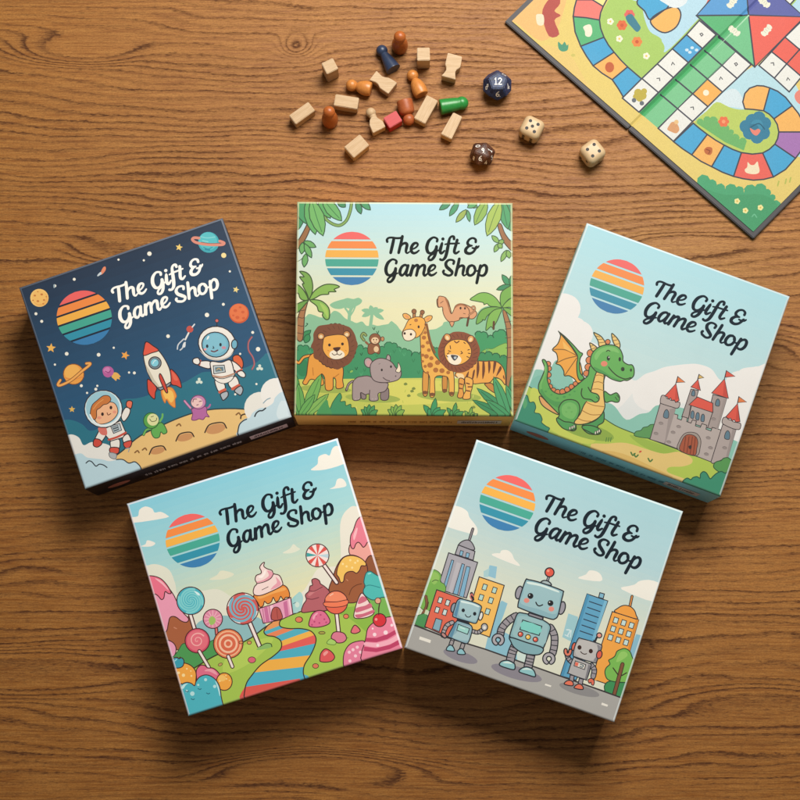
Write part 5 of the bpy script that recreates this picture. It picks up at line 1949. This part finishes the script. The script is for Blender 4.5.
def wall_art(style):
    """Small print along a box's front wall, in wall coordinates (0..1 along, 0..1 down)."""
    a = Art(None).uv()
    rnd = random.Random(style['seed'])
    u = style['text'][0]
    c = style['ink']
    hgt = 0.17
    while u < style['text'][1]:
        n = rnd.randint(3, 8)
        for k in range(n):
            w = rnd.uniform(.0055, .009)
            v0 = .52 - rnd.choice((0, 0, .06, .03))
            kind = rnd.randint(0, 3)
            if kind == 0:
                q = [(u, v0), (u, .52 + hgt)]
            elif kind == 1:
                q = [(u, .55 + hgt * .3), (u + w * .6, .56), (u + w * .7, .5 + hgt), (u, .52 + hgt)]
            elif kind == 2:
                q = [(u, .52 + hgt), (u, .57), (u + w * .5, .56), (u + w * .7, .52 + hgt)]
            else:
                q = [(u + w * .6, .57), (u, .6), (u + w * .6, .63), (u, .53 + hgt)]
            for p0, p1 in zip(q, q[1:]):
                dx, dy = p1[0] - p0[0], p1[1] - p0[1]
                t = .0011 if abs(dx) < .002 else 0
                a.add(c, [(p0[0] - .0011, p0[1] - (.022 if not t else 0)), (p1[0] - .0011 + 1e-5, p1[1] - (.022 if not t else 0)),
                          (p1[0] + .0011, p1[1] + (.022 if not t else 0)), (p0[0] + .0011 + 1e-5, p0[1] + (.022 if not t else 0))])
            u += w
        u += .012
    return a


def label_art(style):
    a = Art(None).uv()
    rnd = random.Random(style['seed'] + 5)
    u0, u1 = style['plate']
    a.add(style['plate_col'], [(u0, .42), (u1, .42), (u1, .74), (u0, .74)])
    u = u0 + .02
    while u < u1 - .02:
        w = rnd.uniform(.006, .012)
        v = rnd.choice((.5, .54))
        a.add(style['plate_ink'], [(u, v), (u + .004, v), (u + .004, .67), (u, .67)])
        if rnd.random() < .6:
            a.add(style['plate_ink'], [(u, .55), (u + w * .8, .55), (u + w * .8, .60), (u, .60)])
        u += w
    return a


def oval_art(style):
    a = Art(None).uv()
    q = [(.13 + .055 * math.cos(t * math.pi / 12), .58 + .14 * math.sin(t * math.pi / 12)) for t in range(24)]
    a.add(style['oval'], q)
    return a


def game_box(label, pose, quad, draw, title_pts, logo_c, logo_r, wall, title_col='#18232d', gap=None, edge=('#ffffff', 0.0), style=None, gain=1.0):
    x, y, rz, w, d = pose
    t = thing('game_box', label, 'board game', (x, y, 0), rz, 'boxed games laid out on the table')
    base = homography(quad, [(0, 0), (1, 0), (1, 1), (0, 1)])
    wallm = plain('box_wall', wall, 0.5, 0.4, 0.06, 900)
    # tray: the lower half, just peeping out under the lid
    bm = bmesh.new()
    bmesh.ops.create_cube(bm, size=1.0)
    bmesh.ops.scale(bm, vec=(w - 0.0036, d - 0.0036, BH - 0.006), verts=bm.verts)
    bmesh.ops.translate(bm, vec=(0, 0, (BH - 0.006) / 2), verts=bm.verts)
    from_bm('tray', bm, plain('tray_card', '#cfc8bc', 0.7, 0.3, 0.08, 700), t)
    # lid: four walls and a top board
    bm = bmesh.new()
    bmesh.ops.create_cube(bm, size=1.0)
    bmesh.ops.scale(bm, vec=(w, d, BH - RAD - 0.002), verts=bm.verts)
    bmesh.ops.translate(bm, vec=(0, 0, (BH - RAD + 0.002) / 2), verts=bm.verts)
    down = [f for f in bm.faces if f.normal.z < -0.5]
    r = bmesh.ops.inset_region(bm, faces=down, thickness=0.0016)
    bmesh.ops.translate(bm, vec=(0, 0, BH - 0.009), verts=list({v for f in down for v in f.verts}))
    lid = from_bm('lid', bm, wallm, t)
    ink = INK if gain == 1.0 else printed('printed_card', gain=gain)
    a = Art(base)
    draw(a)
    iu, iv = RAD / w, RAD / d
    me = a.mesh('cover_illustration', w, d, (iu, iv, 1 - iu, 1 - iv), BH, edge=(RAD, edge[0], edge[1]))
    link('cover_illustration', me, ink, lid)
    a = Art(base)
    logo(a, base, logo_c, logo_r, -math.degrees(rz), gap)
    me = a.mesh('round_logo', w, d, z=BH + 0.00012, clip=False)
    link('round_logo', me, ink, lid)
    a = Art(base)
    af = affine3(T_SRC, title_pts)
    a.map = lambda X, Y: base(*af(X, Y))
    a.wk = 1.07
    lettering(a, title_col)
    me = a.mesh('title_lettering', w, d, z=BH + 0.00012, clip=False)
    link('title_lettering', me, TITLE, lid)
    if style:
        for nm, fn in (('side_lettering', wall_art), ('side_label', label_art), ('side_emblem', oval_art)):
            if nm == 'side_emblem' and not style.get('oval'):
                continue
            me = fn(style).mesh(nm, w, BH, clip=False)
            o = link(nm, me, INK, lid)
            o.location = (0, -d / 2 - 0.0003 - (0.0002 if nm == 'side_label' else 0), BH / 2)
            o.rotation_euler = (R(90), 0, 0)
    return t


game_box('navy boxed game with astronauts, a rocket and planets on its lid', (-.28327, .33912, .34094, .24913, .24894),
         [(20.3, 288.8), (222.6, 216), (290.8, 416.7), (84, 489.7)], art_space,
         [(112.2, 291.5), (211.8, 298.3), (126.6, 329.2)], (84.6, 318.4), 27.2, '#0d0d14', '#ecebe4', '#1f2a3c',
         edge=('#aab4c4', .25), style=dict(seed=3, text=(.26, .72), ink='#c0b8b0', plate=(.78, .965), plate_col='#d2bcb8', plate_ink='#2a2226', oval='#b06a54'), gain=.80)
game_box('green boxed game with lions, a giraffe and a rhino on its lid', (.00502, .39074, -.00558, .25211, .2523),
         [(296.8, 201.3), (512.5, 202.3), (514, 416.5), (293.7, 414.8)], art_jungle,
         [(386.5, 239.9), (476.6, 283.7), (388.1, 282.5)], (351.6, 258.2), 26.7, '#ffc566', '#181f1f', None,
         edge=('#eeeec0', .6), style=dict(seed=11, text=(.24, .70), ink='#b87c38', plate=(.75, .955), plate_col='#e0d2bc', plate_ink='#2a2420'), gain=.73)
game_box('sky blue boxed game with a green dragon and a castle on its lid', (.29165, .33196, -.35843, .24988, .24857),
         [(587, 221), (789, 297.5), (721.5, 496), (514.5, 420.5)], art_dragon,
         [(657.6, 283.0), (731.2, 355.6), (644.8, 323.6)], (617.4, 286.0), 27.4, '#8fdbe6', '#18232d', None,
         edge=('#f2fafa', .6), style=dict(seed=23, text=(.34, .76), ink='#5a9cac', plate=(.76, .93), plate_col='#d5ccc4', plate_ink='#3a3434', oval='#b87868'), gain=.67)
game_box('pastel boxed game with lollipops, sweets and a cupcake house on its lid', (-.15398, .08234, .30415, .25122, .24929),
         [(127, 504.5), (337.5, 437), (403, 648.5), (187.5, 716)], art_candy,
         [(219.4, 513.4), (326.2, 524.2), (235.1, 553.4)], (192.4, 541.0), 26.8, '#d9cfd8', '#18232d', None,
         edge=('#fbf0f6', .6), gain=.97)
game_box('pale teal boxed game with three robots on a city street on its lid', (.1634, .07822, -.33803, .24847, .25003),
         [(477, 439), (683.5, 511.5), (614.3, 721.5), (404, 648.5)], art_robot,
         [(547.3, 497.3), (625.5, 574.0), (535.8, 540.9)], (507.9, 503.1), 28.0, '#9fa3a4', '#18232d', None,
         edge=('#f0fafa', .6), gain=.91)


# ------------------------------------------------------------------ folding game board
def game_board():
    TH = 0.006
    A, B = at(504.8, 21.5, TH), at(753.5, 238.5, TH)
    f0, f1 = at(633.5, 130.5, TH), at(765, 0, TH)
    ex = (B - A)
    L = ex.length
    ex = ex / L
    ev = (f1 - f0).normalized()
    ey = Vector((-ex.y, ex.x, 0))
    sh = ev.dot(ex) / ev.dot(ey)          # the board's slight rack
    D = L
    ang = math.atan2(ex.y, ex.x)
    mid = (A + B) / 2
    t = thing('game_board', 'open folding game board with a winding track of coloured spaces', 'game board', (mid.x, mid.y, 0), ang)
    # local frame: x along the near edge, y away; uv (0,0) = far left, v = 1 on the near edge
    def wpt(u, v):
        p = mid + ex * ((u - .5) * L + sh * (1 - v) * D) + ey * ((1 - v) * D)
        return to_photo(p.x, p.y, TH)
    base = homography([wpt(0, 0), wpt(1, 0), wpt(1, 1), wpt(0, 1)], [(0, 0), (1, 0), (1, 1), (0, 1)])
    rim = 0.0060 / L
    edge = plain('board_edge', '#2b292e', 0.55, 0.45, 0.12, 900, bump=0.1)
    for s in (0, 1):
        bm = bmesh.new()
        u0, u1 = (0, .4985) if s == 0 else (.5015, 1)
        vs = []
        for z in (0.0005, TH):
            for u, v in ((u0, 1), (u1, 1), (u1, 0), (u0, 0)):
                vs.append(bm.verts.new(((u - .5) * L + sh * (1 - v) * D, (1 - v) * D, z)))
        for q in ((3, 2, 1, 0), (4, 5, 6, 7), (0, 1, 5, 4), (1, 2, 6, 5), (2, 3, 7, 6), (3, 0, 4, 7)):
            bm.faces.new([vs[k] for k in q])
        bmesh.ops.bevel(bm, geom=bm.edges[:], offset=0.0009, segments=2, affect='EDGES')
        from_bm('panel', bm, edge, t)
    a = Art(base)
    art_board(a)
    # the far half repeats the near one, turned half round
    a.polys[1:1] = [(c, [(1 - u, 1 - v) for u, v in q]) for c, q in a.polys[1:]]
    hw = 0.0065
    me = a.mesh('printed_surface', L, D, (rim, rim, 1 - rim, 1 - rim), TH + 0.0009, fold=(.5 - hw, .5, .5 + hw), shear=0)
    # slide into the racked frame
    for v in me.vertices:
        v.co.y += D / 2
        v.co.x += sh * v.co.y
    link('printed_surface', me, printed('board_print', 0.55, 0.16, 0.22, 0.63, 0.12), t)
    return t


game_board()


# ------------------------------------------------------------------ wooden pieces
def wood(name, ca, cb, rough=0.55, spec=0.35, fx=60, fy=700, painted=False):
    m = NT(name)
    o = m.obj()
    f = m.noise(m.vscale(o, (fx, fy, fy)), 1.0, 3.0, 0.6)
    g = m.noise(o, 1600.0, 2.0, 0.6)
    c = m.mix(m.ramp(f, [(0.3, 0.0), (0.7, 1.0)]), hexc(ca), hexc(cb))
    if not painted:
        c = m.mix(m.math('MULTIPLY_ADD', g, 0.5, -0.1), c, tuple(k * .82 for k in hexc(cb)))
    m.put(m.b.inputs['Base Color'], c)
    m.bump(f, 0.15, 0.0004)
    return m.done(rough, spec)


BEECH = wood('beech', '#c8ae8c', '#b2946c')
ENDGRAIN = wood('beech_end_grain', '#d9bf9f', '#c4a482', fx=900, fy=900)
PG = 'loose pale wooden blocks near the dice'
PAWNS = 'loose wooden pawns among the blocks'


def prism(name, pts, h, mat, bev=0.0007):
    """Upright prism over a polygon given round its own centre."""
    bm = bmesh.new()
    lo = [bm.verts.new((x, y, 0)) for x, y in pts]
    hi = [bm.verts.new((x, y, h)) for x, y in pts]
    n = len(pts)
    bm.faces.new(lo[::-1])
    bm.faces.new(hi)
    for i in range(n):
        bm.faces.new((lo[i], lo[(i + 1) % n], hi[(i + 1) % n], hi[i]))
    bmesh.ops.recalc_face_normals(bm, faces=bm.faces)
    bmesh.ops.bevel(bm, geom=bm.edges[:], offset=bev, segments=2, affect='EDGES')
    return from_bm(name, bm, mat, smooth=35)


def block(name, label, cat, px, py, h, l, w, deg, mat, w2=None, end=False):
    c = at(px, py, h)
    w2 = w2 or w
    o = prism(name, [(-l / 2, -w / 2), (l / 2, -w2 / 2), (l / 2, w2 / 2), (-l / 2, w / 2)], h, mat)
    o.location = (c.x, c.y, 0.0002)
    o.rotation_euler = (0, 0, R(deg))
    return tag(o, label, cat, {'pawn': PAWNS, 'wooden cube': None}.get(cat, PG))


def traced(name, label, cat, frame, pts, h, mat):
    ox, oy, k = frame
    q = [at(ox + x * k, oy + y * k, h) for x, y in pts_of(pts)]
    c = sum(q, Vector()) / len(q)
    loc = [(p.x - c.x, p.y - c.y) for p in q]
    if sum(loc[i - 1][0] * loc[i][1] - loc[i][0] * loc[i - 1][1] for i in range(len(loc))) < 0:
        loc = loc[::-1]
    o = prism(name, loc, h, mat, 0.0005)
    o.location = (c.x, c.y, 0.0002)
    return tag(o, label, cat, {'pawn': PAWNS, 'wooden cube': None}.get(cat, PG))


block('wooden_block', 'pale wooden block standing upright, nearest the round knot in the table', 'wooden block', 329.8, 66, .030, .0155, .0155, 26.6, BEECH)
block('wooden_block', 'pale wooden block standing upright beside the standing brown pawn', 'wooden block', 423.5, 54, .029, .0155, .0165, 1, BEECH)
block('wooden_block', 'pale oblong block lying just below the honey brown pawn whose head points left', 'wooden block', 346.4, 101.6, .0165, .029, .0147, -9.4, BEECH)
block('wooden_block', 'pale oblong block at the far left of the scattered pieces', 'wooden block', 302, 113, .0165, .0292, .0140, 37, BEECH)
block('wooden_block', 'pale chunky block lying nearest the green boxed game', 'wooden block', 356.7, 146, .0165, .0248, .018, 40.4, BEECH)
block('wooden_block', 'pale long block lying between the reddish brown pawn and the green pawn', 'wooden block', 426, 109.4, .0145, .0335, .0152, 61.7, BEECH)
block('tapered_block', 'pale wooden block that narrows to one end, below the green pawn', 'wooden block', 452, 125.5, .0150, .0315, .0145, 62.9, BEECH, .0122)
traced('hourglass_block', 'pale waisted wooden piece lying nearest the blue die', 'wooden block', (435, 40, .05),
       '258,255 540,330 522,460 500,550 432,592 402,640 405,720 412,790 130,715 190,650 224,600 226,545 205,490 228,380', .0165, BEECH)
traced('hourglass_block', 'pale waisted wooden piece lying against the navy pawn', 'wooden block', (365, 65, .05),
       '230,115 290,175 340,225 400,245 470,252 560,300 640,355 465,575 300,460 262,382 215,345 90,300', .0140, BEECH)
block('wooden_cube', 'red painted cube between the pale pawn and a brown pawn', 'wooden cube', 392.8, 119.3, .0175, .0182, .0152, 31.7,
      wood('red_paint', '#b8242a', '#ac2026', 0.45, 0.4, painted=True))


def lathe(prof, mat, name, seg=40):
    bm = bmesh.new()
    rings = []
    for r, z in prof:
        if r < 1e-6:
            rings.append([bm.verts.new((0, 0, z))])
        else:
            rings.append([bm.verts.new((r * math.cos(2 * math.pi * k / seg), r * math.sin(2 * math.pi * k / seg), z)) for k in range(seg)])
    for a, b in zip(rings, rings[1:]):
        for k in range(seg):
            q = [a[k % len(a)], a[(k + 1) % len(a)], b[(k + 1) % len(b)], b[k % len(b)]]
            q = list(dict.fromkeys(q))
            if len(q) > 2:
                bm.faces.new(q)
    return from_bm(name, bm, mat, smooth=50)


def pawn_profile(L, Rb, rh, kind):
    zc = L - rh
    a0 = {'cone': -.80, 'peg': -.95, 'stub': -.85, 'waist': -.45}[kind]     # where the neck meets the head
    zn, rn = zc + rh * math.sin(a0), rh * math.cos(a0)
    if kind == 'cone':
        body = [(0, 0), (1, 0), (1, .04), (.95, .16), (.84, .42), (.70, .70), (None, 1)]
    elif kind == 'peg':
        body = [(0, 0), (.86, 0), (.92, .03), (1, .24), (.99, .42), (.90, .62), (.74, .82), (None, 1)]
    elif kind == 'stub':
        body = [(0, 0), (.95, 0), (1, .05), (1, .45), (.97, .70), (.86, .88), (None, 1)]
    else:
        body = [(0, 0), (.94, 0), (1, .04), (.97, .30), (.90, .62), (.84, .86), (None, 1)]
    q = [(rn if r is None else Rb * r, zn * z) for r, z in body]
    # soften the shoulder with a spline
    q = q[:2] + curve(q[2:], False, 4)
    n = 9
    for i in range(1, n + 1):
        a = a0 + (math.pi / 2 - a0) * i / n
        q.append((rh * math.cos(a) if i < n else 0, zc + rh * math.sin(a)))
    return q


def standing(label, px, py, L, Rb, rh, mat, kind='peg'):
    o = lathe(pawn_profile(L, Rb, rh, kind), mat, 'pawn')
    c = at(px, py, 0)
    o.location = (c.x, c.y, 0.0002)
    return tag(o, label, 'pawn', PAWNS)


def lying(label, base_px, head_px, Rb, rh, mat, kind='peg', lift=0.0):
    b, h = at(*base_px, Rb), at(*head_px, rh)
    h.z = b.z + (rh - Rb) * 1.0
    ax = (h - b)
    L = ax.length + rh
    o = lathe(pawn_profile(L, Rb, rh, kind), mat, 'pawn')
    o.location = b + Vector((0, 0, 0.0003 + lift))
    o.rotation_mode = 'QUATERNION'
    o.rotation_quaternion = ax.to_track_quat('Z', 'Y')
    return tag(o, label, 'pawn', PAWNS)


BROWN = wood('brown_stain', '#b8682e', '#9c4e1e', 0.38, 0.5)
TAN = wood('honey_stain', '#cf8a45', '#b97232', 0.38, 0.5)
RUST = wood('rust_stain', '#b06034', '#9a4e28', 0.45, 0.45)
NAVY = wood('navy_paint', '#2b3a55', '#243048', 0.38, 0.5, painted=True)
GREEN = wood('green_paint', '#2c8a3e', '#237a34', 0.35, 0.5, painted=True)
standing('brown pawn standing upright at the top of the heap', 399.8, 48.2, .0450, .0100, .0074, BROWN)
standing('brown pawn standing upright at the left of the heap', 330.3, 122.0, .0450, .0100, .0074, BROWN)
lying('navy blue pawn lying on its side with a dark flat base', (393.4, 69.5), (381.9, 50.8), .0094, .0072, NAVY, 'cone')
lying('honey brown pawn lying on its side with its head to the left', (371.0, 89.4), (351.8, 85.4), .0092, .0072, TAN, 'peg')
lying('honey brown pawn lying on its side with its head away from the boxes', (421.8, 95.0), (412.6, 75.6), .0092, .0072, TAN, 'peg')
lying('reddish brown pawn lying upside down beside the red cube', (404.2, 100.5), (408.8, 119.5), .0098, .0072, RUST, 'stub')
lying('green painted pawn lying on its side', (440.2, 107.2), (461.8, 103.2), .0095, .0082, GREEN, 'waist')


def pale_pawn():
    t = traced('pawn', 'pale unpainted pawn with a ball head and square base, left of the red cube', 'pawn', (360, 100, .075),
               '158,222 200,212 252,250 300,278 340,355 175,440 128,335 130,270', .0150, BEECH)
    c = at(360 + 145 * .075, 100 + 166 * .075, .0098)
    bm = bmesh.new()
    bmesh.ops.create_uvsphere(bm, u_segments=28, v_segments=16, radius=.0062)
    o = from_bm('head', bm, BEECH, t, smooth=179)
    o.location = Vector((c.x, c.y, .0085)) - t.location
    bm = bmesh.new()
    bmesh.ops.create_cone(bm, segments=24, radius1=.0050, radius2=.0044, depth=.010, cap_ends=True)
    n = from_bm('neck', bm, BEECH, t, smooth=40)
    tgt = at(360 + 185 * .075, 100 + 250 * .075, .0085)
    d = Vector((tgt.x - c.x, tgt.y - c.y, 0))
    n.rotation_mode = 'QUATERNION'
    n.rotation_quaternion = d.to_track_quat('Z', 'Y')
    n.location = Vector((c.x, c.y, .0085)) + d * .5 - t.location


pale_pawn()

# ------------------------------------------------------------------ dice
BONE = plain('bone_die', '#c0a57e', 0.55, 0.45, 0.06, 500, coat=0.15)
PIP = plain('pip_paint', '#15110f', 0.5, 0.3)
PIPS = {1: [(0, 0)], 2: [(-1, -1), (1, 1)], 3: [(-1, -1), (0, 0), (1, 1)], 4: [(-1, -1), (1, -1), (1, 1), (-1, 1)],
        5: [(-1, -1), (1, -1), (1, 1), (-1, 1), (0, 0)], 6: [(-1, -1), (-1, 0), (-1, 1), (1, -1), (1, 0), (1, 1)]}


def cube_die(label, px, py, size, deg, top, sides):
    c = at(px, py, size)
    t = thing('die', label, 'die', (c.x, c.y, 0.0002), R(deg), 'pale six-sided dice')
    bm = bmesh.new()
    bmesh.ops.create_cube(bm, size=size)
    bmesh.ops.bevel(bm, geom=bm.edges[:], offset=size * .27, segments=8, affect='EDGES', profile=0.5)
    bmesh.ops.translate(bm, vec=(0, 0, size / 2), verts=bm.verts)
    from_bm('body', bm, BONE, t, smooth=179)
    h = size / 2
    sp = size * .195
    faces = {'top': (top, (0, 0, 1), (1, 0, 0)), 'front': (sides[0], (0, -1, 0), (1, 0, 0)), 'left': (sides[1], (-1, 0, 0), (0, 1, 0)),
             'right': (sides[2], (1, 0, 0), (0, 1, 0)), 'back': (sides[3], (0, 1, 0), (1, 0, 0))}
    bm = bmesh.new()
    for n, nv, uv in faces.values():
        nv, uv = Vector(nv), Vector(uv)
        vv = nv.cross(uv)
        for i, j in PIPS[n]:
            p = Vector((0, 0, h)) + nv * (h + .00006) + uv * i * sp + vv * j * sp
            ring = [bm.verts.new(p + (uv * math.cos(k * math.pi / 8) + vv * math.sin(k * math.pi / 8)) * size * .080) for k in range(16)]
            cen = bm.verts.new(p - nv * .00004)
            for k in range(16):
                bm.faces.new((ring[k], ring[(k + 1) % 16], cen))
    from_bm('pips', bm, PIP, t)


cube_die('pale wooden die showing five pips', 532.4, 126.2, .0262, -27, 5, (6, 4, 3, 1))
cube_die('pale wooden die showing four pips', 593.4, 150.2, .0262, -53, 4, (2, 6, 1, 5))

DIGIT = {'0': ['0,-1 .5,-.6 .5,.6 0,1 -.5,.6 -.5,-.6 0,-1'], '1': ['-.3,-.6 0,-1 0,1', '-.35,1 .35,1'], '2': ['-.5,-.6 -.1,-1 .45,-.7 .4,-.1 -.5,1 .55,1'],
         '3': ['-.5,-.8 0,-1 .45,-.6 0,-.1 .5,.4 .1,1 -.5,.8'], '4': ['.25,1 .25,-1 -.5,.4 .55,.4'], '6': ['.35,-1 -.2,-.5 -.5,.3 -.2,.95 .3,.9 .5,.4 .2,-.05 -.4,.2'],
         '8': ['0,-.05 -.4,-.5 0,-1 .4,-.5 0,-.05 -.5,.5 0,1 .5,.5 0,-.05'], '9': ['.4,-.3 0,0 -.45,-.5 0,-1 .45,-.6 .4,.3 -.1,1']}


def numeral(text, h, mat, parent, centre, normal, up):
    a = Art(None).uv()
    n = len(text)
    for k, ch in enumerate(text):
        ox = (k - (n - 1) / 2) * 1.25
        for q in DIGIT[ch]:
            a.L('#ffffff', .30, [(x * .9 + ox, y) for x, y in pts_of(q)], sm=ch not in '14', n=3)
        if ch == '6' or ch == '9':
            a.disc(hexc('#ffffff'), (ox + .75, 1.0), .16)
    # metres: one unit = h / 2
    a.polys = [(c, [(u * .1 + .5, v * .1 + .5) for u, v in q]) for c, q in a.polys]
    me = a.mesh('numeral', h * 5, h * 5, clip=False)
    nrm = normal.normalized()
    upv = (up - nrm * up.dot(nrm)).normalized()
    rt = upv.cross(nrm)
    M = Matrix((rt, upv, nrm)).transposed().to_4x4()
    M.translation = centre + nrm * .00012
    me.transform(M)
    return link('numeral', me, mat, parent)


def poly_die(label, px, py, rad, mat, spin, solid, nums, size, nmat):
    """Many-sided die resting on one face; nums go to the faces that look up and towards the boxes."""
    g = (1 + 5 ** .5) / 2
    if solid == 12:
        pts = [(x, y, z) for x in (-1, 1) for y in (-1, 1) for z in (-1, 1)]
        for s in (-1, 1):
            for u in (-1, 1):
                pts += [(0, s / g, u * g), (s / g, u * g, 0), (u * g, 0, s / g)]
    else:
        pts = []
        for s in (-1, 1):
            for u in (-1, 1):
                pts += [(0, s, u * g), (s, u * g, 0), (u * g, 0, s)]
    bm = bmesh.new()
    for p in pts:
        bm.verts.new(Vector(p).normalized() * rad)
    r = bmesh.ops.convex_hull(bm, input=bm.verts[:])
    bmesh.ops.dissolve_limit(bm, angle_limit=R(2), verts=bm.verts, edges=bm.edges)
    bm.faces.ensure_lookup_table()
    bm.normal_update()
    f = max(bm.faces, key=lambda q: q.normal.z)
    q = f.normal.rotation_difference(Vector((0, 0, 1)))
    bmesh.ops.rotate(bm, cent=(0, 0, 0), matrix=q.to_matrix(), verts=bm.verts)
    bm.normal_update()
    f = max(bm.faces, key=lambda q: q.normal.z)
    v = f.verts[0].co
    a0 = math.atan2(v.y, v.x)
    bmesh.ops.rotate(bm, cent=(0, 0, 0), matrix=Matrix.Rotation(R(spin) - a0, 3, 'Z'), verts=bm.verts)
    bm.normal_update()
    zmin = min(v.co.z for v in bm.verts)
    bmesh.ops.translate(bm, vec=(0, 0, -zmin), verts=bm.verts)
    faces = sorted([(f.calc_center_median().copy(), f.normal.copy()) for f in bm.faces], key=lambda t: -(t[1].z * 1.0 - t[1].y * .35))
    bmesh.ops.bevel(bm, geom=bm.edges[:], offset=rad * .05, segments=3, affect='EDGES')
    c = at(px, py, rad * .9)
    t = thing('die', label, 'die', (c.x, c.y, 0.0002))
    from_bm('body', bm, mat, t, smooth=25)
    for (cen, nr), tx in zip(faces, nums):
        up = Vector((0, 1, 0)) if nr.z > .9 else Vector((0, 0.35, 1))
        numeral(tx, size, nmat, t, cen, nr, up)
    return t


def speckled(name, ca, cb):
    m = NT(name)
    f = m.noise(m.obj(), 260.0, 4.0, 0.65)
    m.put(m.b.inputs['Base Color'], m.mix(m.ramp(f, [(0.4, 0.0), (0.68, 1.0)]), hexc(ca), hexc(cb)))
    return m.done(0.5, 0.3, 0.06, 0.25)


NUM = plain('numeral_paint', '#eceae2', 0.5, 0.3)
poly_die('dark blue twelve-sided die with 12 on top', 497.3, 84.8, .0190, speckled('blue_die', '#16233f', '#2c4470'), 90, 12, ['12', '6', '4', '8', '0'], .0080, NUM)
poly_die('dark brown many-sided die with pale numerals', 482.4, 153.6, .0168, speckled('brown_die', '#3a211a', '#64402f'), 70, 20, ['9', '6', '1', '4', '0', '8', '3'], .0062, NUM)
